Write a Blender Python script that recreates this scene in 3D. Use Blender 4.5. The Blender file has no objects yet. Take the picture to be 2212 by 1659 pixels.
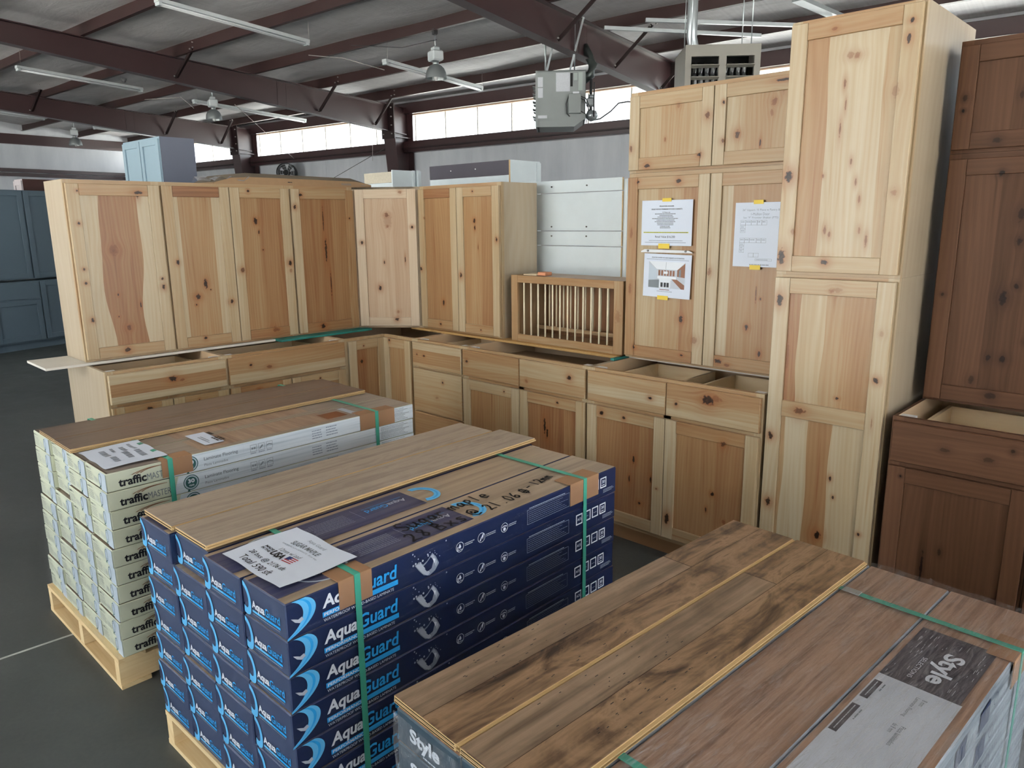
import bpy, bmesh, math, random
from mathutils import Vector, Matrix
random.seed(7)
SC = bpy.context.scene
COL = SC.collection
PI = math.pi
IN = .0254

# ------------------------------------------------------------------ camera
CAM = (3.9053, -2.8474, 1.582)
YAW, PITCH, ROLL, FPX = math.radians(44.076), math.radians(-12.3886), math.radians(-.5482), 1603.39
def set_camera():
    fw = Vector((-math.sin(YAW)*math.cos(PITCH), math.cos(YAW)*math.cos(PITCH), math.sin(PITCH)))
    r0 = Vector((math.cos(YAW), math.sin(YAW), 0)); u0 = r0.cross(fw)
    r = r0*math.cos(ROLL) + u0*math.sin(ROLL); u = -r0*math.sin(ROLL) + u0*math.cos(ROLL)
    cd = bpy.data.cameras.new('camera'); cam = bpy.data.objects.new('camera', cd); COL.objects.link(cam)
    m = Matrix((r, u, -fw)).transposed().to_4x4(); m.translation = Vector(CAM)
    cam.matrix_world = m
    cd.sensor_fit = 'HORIZONTAL'; cd.sensor_width = 36; cd.lens = FPX/2212*36; cd.clip_start = .02; cd.clip_end = 300
    SC.camera = cam
set_camera()

# ------------------------------------------------------------------ light: an overcast daylight sky through the openings of the hall
WORLD_STRENGTH = 5.0
EXPOSURE = 0.5
w = bpy.data.worlds.new('sky'); SC.world = w; w.use_nodes = True
bg = w.node_tree.nodes['Background']; bg.inputs[0].default_value = (.86, .93, 1.0, 1); bg.inputs[1].default_value = WORLD_STRENGTH
SC.view_settings.view_transform = 'Standard'; SC.view_settings.look = 'None'
SC.view_settings.gamma = 1; SC.view_settings.use_curve_mapping = False; SC.view_settings.exposure = EXPOSURE
SC.cycles.use_denoising = True
SC.cycles.use_adaptive_sampling = True; SC.cycles.adaptive_threshold = .04
SC.cycles.max_bounces = 7; SC.cycles.diffuse_bounces = 4; SC.cycles.glossy_bounces = 3
SC.cycles.transmission_bounces = 4; SC.cycles.transparent_max_bounces = 10
SC.cycles.caustics_reflective = False; SC.cycles.caustics_refractive = False
SC.cycles.sample_clamp_indirect = 6

sl = bpy.data.lights.new('sun', 'SUN'); sl.energy = 70; sl.angle = math.radians(3); sl.color = (1, .975, .94)
sun = bpy.data.objects.new('sun', sl); COL.objects.link(sun); sun.rotation_euler = Vector((-.15, .6, -.79)).to_track_quat('-Z', 'Y').to_euler()

# hall frame: turned 6.6 degrees against the cabinets; u along the windowed wall, v towards it
TH = math.radians(6.6)
UL, UR, VB, VF, RIDGE = -21.3, 11.0, 9.5, -8.5, .5
def uvz(u, v, z): return Vector((u*math.cos(TH)-v*math.sin(TH), u*math.sin(TH)+v*math.cos(TH), z))
def rtop(v): return 4.11 + .043*(9.3-v) if v >= RIDGE else 4.11 + .043*(9.3-2*RIDGE+v)      # top of the rafters = underside of the purlins
def rbot(v): return 3.53 + .078*(9.17-v) if v >= RIDGE else 3.53 + .078*(9.17-2*RIDGE+v)
DOORS_F = [(-13.0, -8.4), (-3.6, .6)]      # open roll-up doors in the front wall (u0,u1)
DOORS_R = [(-7.4, -3.4), (-1.2, 2.8)]
DOOR_H = 3.7
def portal(cx, cy, cz, sx, sy, direction):
    l = bpy.data.lights.new('daylight_portal', 'AREA'); l.shape = 'RECTANGLE'; l.size = sx; l.size_y = sy
    l.cycles.is_portal = True
    o = bpy.data.objects.new('daylight_portal', l); COL.objects.link(o)
    o.location = uvz(cx, cy, cz); d = uvz(*direction, 0)
    o.rotation_euler = d.to_track_quat('-Z', 'Z').to_euler()
for a, b in DOORS_F: portal((a+b)/2, VF-.05, DOOR_H/2, b-a, DOOR_H, (0, 1))
for a, b in DOORS_R: portal(UR+.05, (a+b)/2, DOOR_H/2, b-a, DOOR_H, (-1, 0))
portal((UL+UR)/2, VB+.15, 3.68, UR-UL, .62, (0, -1))
portal((UL+UR)/2, VF-.15, 3.95, UR-UL, .5, (0, 1))

# ------------------------------------------------------------------ helpers
def lin(c):
    if isinstance(c, str): c = tuple(int(c[i:i+2], 16) for i in (0, 2, 4))
    return tuple(((x/255)/12.92 if x/255 <= .04045 else ((x/255+.055)/1.055)**2.4) for x in c) + (1,)
def tag(o, label=None, cat=None, group=None, kind=None):
    if label: o['label'] = label
    if cat: o['category'] = cat
    if group: o['group'] = group
    if kind: o['kind'] = kind
    return o
def empty(name, loc=(0,0,0), rz=0, parent=None, label=None, cat=None, group=None):
    o = bpy.data.objects.new(name, None); COL.objects.link(o); o.empty_display_size = .05
    o.location = loc; o.rotation_euler = (0, 0, rz)
    if parent: o.parent = parent
    return tag(o, label, cat, group)
def link(name, me, parent=None, loc=(0,0,0), rz=0):
    o = bpy.data.objects.new(name, me); COL.objects.link(o); o.location = loc; o.rotation_euler = (0, 0, rz)
    if parent: o.parent = parent
    return o
def copy_tree(o, parent=None, loc=None):
    c = o.copy(); COL.objects.link(c); c.parent = parent
    if loc is not None: c.location = loc
    for ch in list(o.children): copy_tree(ch, c)
    return c

class MB:
    """mesh builder: boxes, bars, tubes, polygons; optional grain uv and board tone"""
    def __init__(s): s.v = []; s.f = []; s.m = []; s.uv = []; s.bt = []; s.sm = []
    def face(s, idx, mi=0, uv=None, bt=(.3, .5, 0, 1), sm=False):
        s.f.append(idx); s.m.append(mi); s.bt.append(bt); s.sm.append(sm)
        s.uv.append(uv if uv else [(s.v[i][0]+.35*s.v[i][1], s.v[i][2]+.35*s.v[i][1]) for i in idx])
    def box(s, x0, x1, y0, y1, z0, z1, mi=0, c=0, bt=None, mats=None):
        """c = chamfer on the edges of the front (y0) side; mats = (left,right,front,back,bottom,top) slots"""
        n = len(s.v); bt = bt or (.3, .5, 0, 1)
        L, Rr, F, B, Bo, T = mats if mats else (mi,)*6
        if c:
            s.v += [(x0,y1,z0),(x1,y1,z0),(x1,y1,z1),(x0,y1,z1),(x0,y0+c,z0),(x1,y0+c,z0),(x1,y0+c,z1),(x0,y0+c,z1),
                    (x0+c,y0,z0+c),(x1-c,y0,z0+c),(x1-c,y0,z1-c),(x0+c,y0,z1-c)]
            q = [((0,3,2,1),B),((0,1,5,4),Bo),((1,2,6,5),Rr),((2,3,7,6),T),((3,0,4,7),L),
                 ((4,5,9,8),F),((5,6,10,9),F),((6,7,11,10),F),((7,4,8,11),F),((8,9,10,11),F)]
        else:
            s.v += [(x0,y0,z0),(x1,y0,z0),(x1,y1,z0),(x0,y1,z0),(x0,y0,z1),(x1,y0,z1),(x1,y1,z1),(x0,y1,z1)]
            q = [((0,1,5,4),F),((1,2,6,5),Rr),((2,3,7,6),B),((3,0,4,7),L),((0,3,2,1),Bo),((4,5,6,7),T)]
        for idx, mm in q: s.face(tuple(n+i for i in idx), mm, bt=bt)
        return s
    def rbox(s, x0, x1, y0, y1, z0, z1, r=.004, mi=0):
        """box with all twelve edges chamfered"""
        bm = bmesh.new(); bmesh.ops.create_cube(bm, size=1)
        for v in bm.verts: v.co = Vector(((x0+x1)/2+v.co.x*(x1-x0), (y0+y1)/2+v.co.y*(y1-y0), (z0+z1)/2+v.co.z*(z1-z0)))
        bmesh.ops.bevel(bm, geom=bm.edges[:], offset=r, segments=1, affect='EDGES')
        n = len(s.v); bm.verts.ensure_lookup_table()
        for i, v in enumerate(bm.verts): v.index = i; s.v.append(tuple(v.co))
        for f in bm.faces: s.face(tuple(n+v.index for v in f.verts), mi)
        bm.free(); return s
    def tube(s, pts, r, n=8, mi=0, cap=True, sm=True):
        pts = [Vector(p) for p in pts]; rings = []
        for i, p in enumerate(pts):
            d = (pts[min(i+1, len(pts)-1)] - pts[max(i-1, 0)]).normalized()
            a = Vector((0,0,1)) if abs(d.z) < .9 else Vector((1,0,0))
            x = d.cross(a).normalized(); y = d.cross(x); rr = r[i] if isinstance(r, (list, tuple)) else r
            k = len(s.v); rings.append(k)
            for j in range(n):
                t = 2*PI*j/n; s.v.append(tuple(p + x*(rr*math.cos(t)) + y*(rr*math.sin(t))))
        for a, b in zip(rings, rings[1:]):
            for j in range(n): s.face((a+j, a+(j+1) % n, b+(j+1) % n, b+j), mi, sm=sm)
        if cap:
            s.face(tuple(rings[0]+j for j in reversed(range(n))), mi); s.face(tuple(rings[-1]+j for j in range(n)), mi)
        return s
    def lathe(s, prof, n=24, mi=0, c=(0,0), sm=True):
        rings = []
        for r, z in prof:
            k = len(s.v); rings.append(k)
            for j in range(n): s.v.append((c[0]+r*math.cos(2*PI*j/n), c[1]+r*math.sin(2*PI*j/n), z))
        for a, b in zip(rings, rings[1:]):
            for j in range(n): s.face((a+j, a+(j+1) % n, b+(j+1) % n, b+j), mi, sm=sm)
        return s
    def bar(s, p, q, w, h, mi=0, up=(0,0,1)):
        """rectangular bar from p to q"""
        p, q = Vector(p), Vector(q); d = (q-p).normalized(); x = d.cross(Vector(up)).normalized(); y = x.cross(d); n = len(s.v)
        for e in (p, q):
            for a, b in ((-1,-1),(1,-1),(1,1),(-1,1)): s.v.append(tuple(e + x*(a*w/2) + y*(b*h/2)))
        for idx in ((0,3,2,1),(4,5,6,7),(0,1,5,4),(1,2,6,5),(2,3,7,6),(3,0,4,7)): s.face(tuple(n+i for i in idx), mi)
        return s
    def prism(s, poly, axis, a, b, mi=0):
        """polygon (2-D) extruded along axis x/y/z from a to b"""
        n = len(s.v); k = len(poly)
        for t in (a, b):
            for p in poly: s.v.append({'x': (t, p[0], p[1]), 'y': (p[0], t, p[1]), 'z': (p[0], p[1], t)}[axis])
        s.face(tuple(n+i for i in range(k)), mi); s.face(tuple(n+k+i for i in reversed(range(k))), mi)
        for i in range(k):
            j = (i+1) % k; s.face((n+i, n+k+i, n+k+j, n+j), mi)
        return s
    def poly(s, pts, mi=0):
        n = len(s.v); s.v += [tuple(p) for p in pts]; s.face(tuple(range(n, n+len(pts))), mi); return s
    def mesh(s, name, mats):
        me = bpy.data.meshes.new(name); me.from_pydata(s.v, [], s.f)
        for m in mats: me.materials.append(m)
        me.polygons.foreach_set('material_index', s.m)
        me.polygons.foreach_set('use_smooth', s.sm)
        uvs = []; cols = []
        for f, u, b in zip(s.f, s.uv, s.bt):
            for p in u: uvs += p
            cols += list(b)*len(f)
        me.uv_layers.new(name='grain').data.foreach_set('uv', uvs)
        me.color_attributes.new('bt', 'FLOAT_COLOR', 'CORNER').data.foreach_set('color', cols)
        me.update(); return me
    def obj(s, name, mats, parent=None, loc=(0,0,0), rz=0):
        mats = mats if isinstance(mats, (list, tuple)) else [mats]
        return link(name, s.mesh(name, mats), parent, loc, rz)

# ------------------------------------------------------------------ materials
class NT:
    def __init__(s, name):
        s.mat = bpy.data.materials.new(name); s.mat.use_nodes = True; s.t = s.mat.node_tree
        s.b = s.t.nodes['Principled BSDF']; s.out = s.t.nodes['Material Output']
    def n(s, typ, **kw):
        x = s.t.nodes.new(typ)
        for k, v in kw.items(): setattr(x, k, v)
        return x
    def l(s, a, b): s.t.links.new(a, b)
    def val(s, sock, v):
        if isinstance(v, bpy.types.NodeSocket): s.l(v, sock)
        else: sock.default_value = v
    def math(s, op, a, b=0, c=None):
        x = s.n('ShaderNodeMath', operation=op); s.val(x.inputs[0], a); s.val(x.inputs[1], b)
        if c is not None: s.val(x.inputs[2], c)
        return x.outputs[0]
    def mixf(s, f, a, b):
        x = s.n('ShaderNodeMix'); s.val(x.inputs[0], f); s.val(x.inputs[2], a); s.val(x.inputs[3], b); return x.outputs[0]
    def mixc(s, f, a, b, blend='MIX'):
        x = s.n('ShaderNodeMix', data_type='RGBA', blend_type=blend); s.val(x.inputs[0], f); s.val(x.inputs[6], a); s.val(x.inputs[7], b); return x.outputs[2]
    def noise(s, vec, scale=1, detail=3, rough=.55, dist=0, out=0):
        x = s.n('ShaderNodeTexNoise'); s.val(x.inputs['Vector'], vec); x.inputs['Scale'].default_value = scale
        x.inputs['Detail'].default_value = detail; x.inputs['Roughness'].default_value = rough; x.inputs['Distortion'].default_value = dist
        return x.outputs[out]
    def ramp(s, f, stops):
        x = s.n('ShaderNodeValToRGB'); e = x.color_ramp.elements
        while len(e) < len(stops): e.new(.5)
        for el, (p, c) in zip(e, stops): el.position = p; el.color = lin(c) if not isinstance(c, float) else (c, c, c, 1)
        s.val(x.inputs[0], f); return x.outputs[0]
    def comb(s, x, y, z):
        c = s.n('ShaderNodeCombineXYZ'); s.val(c.inputs[0], x); s.val(c.inputs[1], y); s.val(c.inputs[2], z); return c.outputs[0]
    def sep(s, v):
        c = s.n('ShaderNodeSeparateXYZ'); s.val(c.inputs[0], v); return c.outputs
    def bump(s, h, strength=.2, dist=.002):
        b = s.n('ShaderNodeBump'); b.inputs['Strength'].default_value = strength; b.inputs['Distance'].default_value = dist
        s.val(b.inputs['Height'], h); s.l(b.outputs[0], s.b.inputs['Normal'])
    def objco(s):
        return s.n('ShaderNodeTexCoord').outputs['Object']

def plain(name, c, rough=.5, metal=0, var=.06, scale=9, spec=.4, bump=0):
    t = NT(name); co = t.objco()
    f = t.noise(co, scale, 2); c = lin(c)
    k = t.math('MULTIPLY_ADD', f, var*2, 1-var)
    col = t.mixc(1, c, t.comb(k, k, k), 'MULTIPLY')
    t.l(col, t.b.inputs['Base Color']); t.b.inputs['Roughness'].default_value = rough; t.b.inputs['Metallic'].default_value = metal
    t.b.inputs['Specular IOR Level'].default_value = spec
    if bump: t.bump(t.noise(co, scale*6, 3), bump)
    return t.mat

# a knot: bends the grain coordinate around itself and adds to the knot and halo masks
def knot_group():
    g = bpy.data.node_groups.new('knot', 'ShaderNodeTree')
    for nm, ty in (('UV','NodeSocketVector'),('H','NodeSocketFloat'),('PX','NodeSocketFloat'),('M','NodeSocketFloat'),('Hal','NodeSocketFloat'),
                   ('KX','NodeSocketFloat'),('KY','NodeSocketFloat'),('R','NodeSocketFloat'),('E','NodeSocketFloat'),('D','NodeSocketFloat'),('W','NodeSocketFloat')):
        g.interface.new_socket(nm, in_out='INPUT', socket_type=ty)
    for nm in ('PX','M','Hal'): g.interface.new_socket(nm, in_out='OUTPUT', socket_type='NodeSocketFloat')
    t = NT.__new__(NT); t.t = g; t.b = None
    i = g.nodes.new('NodeGroupInput').outputs; o = g.nodes.new('NodeGroupOutput').inputs
    x, y, _ = t.sep(i['UV'])
    a = t.math('SUBTRACT', x, i['KX']); b = t.math('SUBTRACT', y, i['KY'])
    dx = t.mixf(i['H'], a, b); dy = t.mixf(i['H'], b, a)
    nx = t.math('DIVIDE', dx, i['R']); ny = t.math('DIVIDE', dy, t.math('MULTIPLY', i['R'], i['E']))
    d = t.math('SQRT', t.math('ADD', t.math('MULTIPLY', nx, nx), t.math('MULTIPLY', ny, ny)))
    dw = t.math('ADD', d, t.math('MULTIPLY', t.math('SUBTRACT', i['W'], .5), 1.5))
    mr = t.n('ShaderNodeMapRange', interpolation_type='SMOOTHSTEP'); mr.inputs[1].default_value = 1.05; mr.inputs[2].default_value = .6
    t.l(dw, mr.inputs[0])
    core = t.math('MULTIPLY', mr.outputs[0], i['D'])
    hx = t.math('MULTIPLY', nx, .42); hy = t.math('MULTIPLY', ny, .62)
    halo = t.math('POWER', 2.718, t.math('MULTIPLY', t.math('ADD', t.math('MULTIPLY', hx, hx), t.math('MULTIPLY', hy, hy)), -1))
    t.l(t.math('SUBTRACT', i['PX'], t.math('MULTIPLY', t.math('MULTIPLY', dx, halo), .8)), o['PX'])
    t.l(t.math('MAXIMUM', i['M'], core), o['M'])
    t.l(t.math('MAXIMUM', i['Hal'], t.math('MULTIPLY', halo, i['D'])), o['Hal'])
    return g
KNOT = knot_group()
HICK = [(0, 'b2a389'), (.22, 'a59070'), (.45, '997854'), (.7, '865d3e'), (1, '5e3a24')]
PINK = [(0, 'bfae97'), (.3, 'b29b82'), (.6, 'a08267'), (1, '836044')]
DARK = [(0, '6b4c38'), (.3, '583c2a'), (.6, '462e1e'), (1, '2f1e13')]
def wood(name, knots=(), pal=HICK, rough=.36, spec=.3, kcol='1a0d07', hcol='8a542c'):
    """knots: (u, v, radius, elongation, darkness) in the piece's own metres"""
    t = NT(name); uvn = t.n('ShaderNodeUVMap', uv_map='grain').outputs[0]
    at = t.n('ShaderNodeVertexColor', layer_name='bt'); sp = t.n('ShaderNodeSeparateColor'); t.l(at.outputs[0], sp.inputs[0])
    tone, seed, H = sp.outputs
    x, y, _ = t.sep(uvn)
    px = t.mixf(H, x, y); py = t.mixf(H, y, x)
    wob = t.noise(t.comb(x, y, seed), 75, 1)
    M = 0.0; hal = 0.0
    for k in knots:
        g = t.n('ShaderNodeGroup'); g.node_tree = KNOT
        for nm, v in (('UV', uvn), ('H', H), ('PX', px), ('M', M), ('Hal', hal), ('KX', k[0]), ('KY', k[1]), ('R', k[2]), ('E', k[3]), ('D', k[4]), ('W', wob)):
            t.val(g.inputs[nm], v)
        px, M, hal = g.outputs
    s50 = t.math('MULTIPLY', seed, 50)
    v1 = t.noise(t.comb(t.math('MULTIPLY', px, 20), t.math('MULTIPLY', py, 1.1), s50), 1, 2)
    v2 = t.noise(t.comb(t.math('MULTIPLY', px, 190), t.math('MULTIPLY', py, 3.2), s50), 1, 2, .6)
    v4 = t.noise(t.comb(t.math('MULTIPLY', px, 60), t.math('MULTIPLY', py, 1.4), t.math('ADD', s50, 9)), 1, 2, .6)
    lo = t.noise(t.comb(t.math('MULTIPLY', px, 6), t.math('MULTIPLY', py, .9), s50), 1, 1)
    ring = t.math('SINE', t.math('MULTIPLY', t.math('ADD', px, t.math('MULTIPLY', lo, .13)), 330))
    f = t.math('ADD', tone, t.math('MULTIPLY', t.math('SUBTRACT', v1, .5), .38))
    f = t.math('ADD', f, t.math('MULTIPLY', t.math('SUBTRACT', v2, .5), .2))
    f = t.math('ADD', f, t.math('MULTIPLY', ring, .035))
    streak = t.n('ShaderNodeMapRange'); streak.inputs[1].default_value = .62; streak.inputs[2].default_value = .8; t.l(v4, streak.inputs[0])
    f = t.math('ADD', f, t.math('MULTIPLY', streak.outputs[0], .25))
    col = t.ramp(f, pal)
    col = t.mixc(t.math('MULTIPLY', hal, .7), col, lin(hcol))
    ringk = t.math('MULTIPLY', M, t.math('MULTIPLY_ADD', wob, .5, .7))
    mm = t.math('MINIMUM', ringk, .96)
    kc = t.n('ShaderNodeMapRange'); kc.inputs[1].default_value = .62; kc.inputs[2].default_value = .95; t.l(M, kc.inputs[0]) if isinstance(M, bpy.types.NodeSocket) else None
    col = t.mixc(mm, col, t.mixc(kc.outputs[0], lin('6a381c' if pal is not DARK else kcol), lin(kcol)))
    t.l(col, t.b.inputs['Base Color']); t.b.inputs['Roughness'].default_value = rough if pal is not DARK else .5; t.b.inputs['Specular IOR Level'].default_value = spec if pal is not DARK else .15
    t.bump(t.math('SUBTRACT', v2, t.math('MULTIPLY', mm, .5)), .06, .001)
    return t.mat

def grain(name, cols, ax='Y', sx=26, sl=1.2, rough=.45, fine=170, blotch=0, spec=.4):
    """printed or real wood grain from object coordinates, running along ax"""
    t = NT(name); co = t.objco(); x, y, z = t.sep(co)
    rnd = t.math('MULTIPLY', t.n('ShaderNodeObjectInfo').outputs['Random'], 40)
    a, l = (x, y) if ax == 'Y' else (y, x)
    a = t.math('ADD', a, z)
    v1 = t.noise(t.comb(t.math('MULTIPLY', a, sx), t.math('MULTIPLY', l, sl), rnd), 1, 4, .6, .3)
    v2 = t.noise(t.comb(t.math('MULTIPLY', a, fine), t.math('MULTIPLY', l, sl*3), rnd), 1, 3, .6)
    f = t.math('ADD', t.math('MULTIPLY', v1, .75), t.math('MULTIPLY', v2, .25))
    if blotch:
        b = t.noise(t.comb(t.math('MULTIPLY', a, 14), t.math('MULTIPLY', l, 5), t.math('ADD', rnd, 5)), 1, 5, .65, 1.2)
        f = t.math('ADD', f, t.math('MULTIPLY', t.math('SUBTRACT', b, .5), blotch))
    n = len(cols); col = t.ramp(f, [(.28+.46*i/(n-1), c) for i, c in enumerate(cols)])
    t.l(col, t.b.inputs['Base Color']); t.b.inputs['Roughness'].default_value = rough; t.b.inputs['Specular IOR Level'].default_value = spec
    t.bump(v2, .05, .001)
    return t.mat

# ------------------------------------------------------------------ the hall
def concrete():
    t = NT('polished_concrete'); co = t.objco()
    a = t.noise(co, .7, 5, .6); b = t.noise(co, 6, 5, .65); c = t.noise(co, 60, 3)
    f = t.math('ADD', t.math('MULTIPLY', a, .5), t.math('ADD', t.math('MULTIPLY', b, .35), t.math('MULTIPLY', c, .15)))
    t.l(t.ramp(f, [(.3, '3a3e3e'), (.5, '4a4e4d'), (.7, '5c5f5d')]), t.b.inputs['Base Color'])
    t.l(t.math('MULTIPLY_ADD', b, .3, .32), t.b.inputs['Roughness']); t.b.inputs['Specular IOR Level'].default_value = .35
    t.bump(c, .03, .001); return t.mat
def insulation():
    t = NT('vinyl_faced_insulation'); co = t.objco(); x, y, z = t.sep(co)
    a = t.noise(t.comb(t.math('MULTIPLY', x, .8), t.math('MULTIPLY', y, 2.5), z), 1.6, 5, .6, .6)
    st = t.noise(t.comb(t.math('MULTIPLY', x, 30), t.math('MULTIPLY', y, .6), 0), 1, 2)
    t.l(t.ramp(t.math('ADD', t.math('MULTIPLY', a, .7), t.math('MULTIPLY', st, .3)), [(.3, 'c6c2c2'), (.55, 'dedbdb'), (.75, 'eae8e8')]), t.b.inputs['Base Color'])
    t.b.inputs['Roughness'].default_value = .55; t.bump(a, .5, .03); return t.mat
def panel_white():
    t = NT('white_wall_liner'); co = t.objco(); x, y, z = t.sep(co)
    a = t.noise(t.comb(t.math('MULTIPLY', t.math('ADD', x, y), 3), 0, t.math('MULTIPLY', z, .7)), 1, 4)
    t.l(t.ramp(a, [(.3, 'd3d6db'), (.7, 'e4e6ea')]), t.b.inputs['Base Color']); t.b.inputs['Roughness'].default_value = .55
    t.bump(t.noise(co, 3, 3), .15, .01); return t.mat
def glazing():
    t = NT('translucent_panel'); t.t.nodes.remove(t.b); co = t.objco(); x, y, z = t.sep(co)
    st = t.noise(t.comb(t.math('MULTIPLY', x, 22), 0, t.math('MULTIPLY', z, 1.2)), 1, 3)
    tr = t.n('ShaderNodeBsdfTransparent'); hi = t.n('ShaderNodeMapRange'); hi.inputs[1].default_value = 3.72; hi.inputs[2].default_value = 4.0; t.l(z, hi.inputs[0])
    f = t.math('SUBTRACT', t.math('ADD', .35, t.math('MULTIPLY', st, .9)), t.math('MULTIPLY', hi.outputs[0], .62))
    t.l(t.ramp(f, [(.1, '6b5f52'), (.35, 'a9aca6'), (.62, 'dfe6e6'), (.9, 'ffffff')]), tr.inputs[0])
    tl = t.n('ShaderNodeBsdfTranslucent'); tl.inputs[0].default_value = (.85, .88, .86, 1)
    m = t.n('ShaderNodeMixShader'); m.inputs[0].default_value = .3
    t.l(tr.outputs[0], m.inputs[1]); t.l(tl.outputs[0], m.inputs[2]); t.l(m.outputs[0], t.out.inputs[0]); return t.mat
M_STEEL = plain('oxide_painted_steel', '382526', .3, 0, .1, 4, .6)
M_PURLIN = plain('oxide_painted_purlin', '33201f', .5, 0, .12, 3)
M_BRACE = plain('dark_brace_paint', '231616', .5)
M_BOLT = plain('zinc_bolt', 'c8c8c4', .35, .7)
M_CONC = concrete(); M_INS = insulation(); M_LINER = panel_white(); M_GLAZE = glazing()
M_LAP = plain('grey_brown_lap_joint', '8f8a80', .7); M_PALEW = plain('white_paint', 'dfe2e4', .45)  # grey-brown strips where neighbouring panes overlap

def hall(name, mb, mats, parent=None, label=None, kind='structure'):
    o = mb.obj(name, mats, parent)
    if not parent: o.rotation_euler = (0, 0, TH); tag(o, label, None, None, kind)
    return o

# floor, with a pale filled joint
m = MB(); m.box(UL, UR, VF, VB, -.2, 0); floor = hall('floor', m, M_CONC, label='dark polished concrete floor of the hall')
m = MB(); pts = [(.55,-3.4), (.72,-2.75), (.79,-2.40), (.80,-2.14), (.815,-1.6), (.82,-.4)]
for a, b in zip(pts, pts[1:]): m.bar((a[0], a[1], .0008), (b[0], b[1], .0008), .011, .0015)
o = m.obj('floor_joint', plain('joint_filler', 'a9aaa4', .8, 0, .25, 40)); o.parent = floor; o.rotation_euler = (0, 0, -TH)
m = MB(); m.box(-70, 70, -70, 70, -.35, -.21); hall('ground', m, plain('yard_concrete', 'd2d0ca', .8), label='pale concrete yard outside the hall')
# paint splashes on the floor
M_CHALK = plain('chalk_mark', 'b8b8b2', .9)

# walls
m = MB(); m.box(UL, UR, VB, VB+.08, 0, 3.2); m.box(UL, UR, VB+.06, VB+.14, 4.0, 4.5); wb = hall('wall_back', m, M_LINER, label='white lined wall under the strip windows')
for k in range(26):
    m = MB(); u = UL + .6 + k*1.22; m.box(u-.004, u+.004, VB-.004, VB, 0, 3.15); hall('panel_joint', m, M_PALEW, wb)
m = MB(); m.prism([(VF, 0), (VB, 0), (VB, 4.45), (RIDGE, rtop(RIDGE)+.28), (VF, 4.45)], 'x', UL-.08, UL)
wl = hall('wall_left', m, M_LINER, label='white lined end wall of the hall')
for z in (3.02, 3.14):
    m = MB(); m.box(UL, UL+.12, VF, VB, z-.05, z+.05); hall('girt', m, M_STEEL, wl)
m = MB(); m.box(UL, UL+.12, VF, VB, 2.98, 2.985); hall('girt_lip', m, M_BRACE, wl)
m = MB()
edges = [VF] ; 
us = sorted([UL] + [x for d in DOORS_F for x in d] + [UR])
for a, b in zip(us[::2], us[1::2]): m.box(a, b, VF-.08, VF, 0, DOOR_H)
m.box(UL, UR, VF-.08, VF, DOOR_H, DOOR_H+.02); m.box(UL, UR, VF-.08, VF, 4.18, 4.5)
hall('wall_front', m, M_LINER, label='white lined wall with the roll-up doors, behind the viewer')
m = MB(); vs = sorted([VF] + [x for d in DOORS_R for x in d] + [VB])
for a, b in zip(vs[::2], vs[1::2]): m.box(UR, UR+.08, a, b, 0, DOOR_H)
m.prism([(VF, DOOR_H), (VB, DOOR_H), (VB, 4.45), (RIDGE, rtop(RIDGE)+.28), (VF, 4.45)], 'x', UR, UR+.08)
hall('wall_right', m, M_LINER, label='white lined end wall with one roll-up door, behind the viewer')

# ceiling: sagging faced insulation over the purlins
PV = [8.5-1.5*k for k in range(13)]
m = MB(); nu, nv = 120, 160
for j in range(nv+1):
    v = VB + (VF-VB)*j/nv
    for i in range(nu+1):
        u = UL + (UR-UL)*i/nu
        ph = ((8.5-v)/1.5) % 1
        sag = .05*math.sin(PI*ph)**.7*(1+.35*math.sin(u*1.9+math.floor((8.5-v)/1.5)*2.1)) if v < 8.5 else .03
        m.v.append((u, v, rtop(v)+.2-sag))
for j in range(nv):
    for i in range(nu):
        a = j*(nu+1)+i; m.face((a, a+1, a+nu+2, a+nu+1), 0, sm=True)
hall('ceiling', m, M_INS, label='white vinyl-faced insulation sagging between the roof purlins')
m = MB(); m.prism([(VB+.2, rtop(VB)+.26), (RIDGE, rtop(RIDGE)+.26), (VF-.2, rtop(VF)+.26), (VF-.2, rtop(VF)+.3), (RIDGE, rtop(RIDGE)+.3), (VB+.2, rtop(VB)+.3)], 'x', UL-.2, UR+.2)
hall('roof_deck', m, M_PALEW, label='metal roof deck above the insulation')

# purlins: Z sections running along the hall
def zsec(v, z, h=.2, fl=.065, t=.006):
    return [(v-fl, z), (v, z), (v, z+h-t), (v+fl, z+h-t), (v+fl, z+h), (v-t, z+h), (v-t, z+t), (v-fl, z+t)]
for k, v in enumerate(PV):
    m = MB(); m.prism(zsec(v, rtop(v)), 'x', UL, UR); m.v = [(q[0], q[1]-.045*(q[0]+9.16), q[2]+.045*.043*(q[0]+9.16)*(1 if v > RIDGE else -1)) for q in m.v]
    o = hall('roof_purlin', m, M_PURLIN, label='dark oxide-red roof purlin, number %d from the strip windows' % (k+1))
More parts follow.
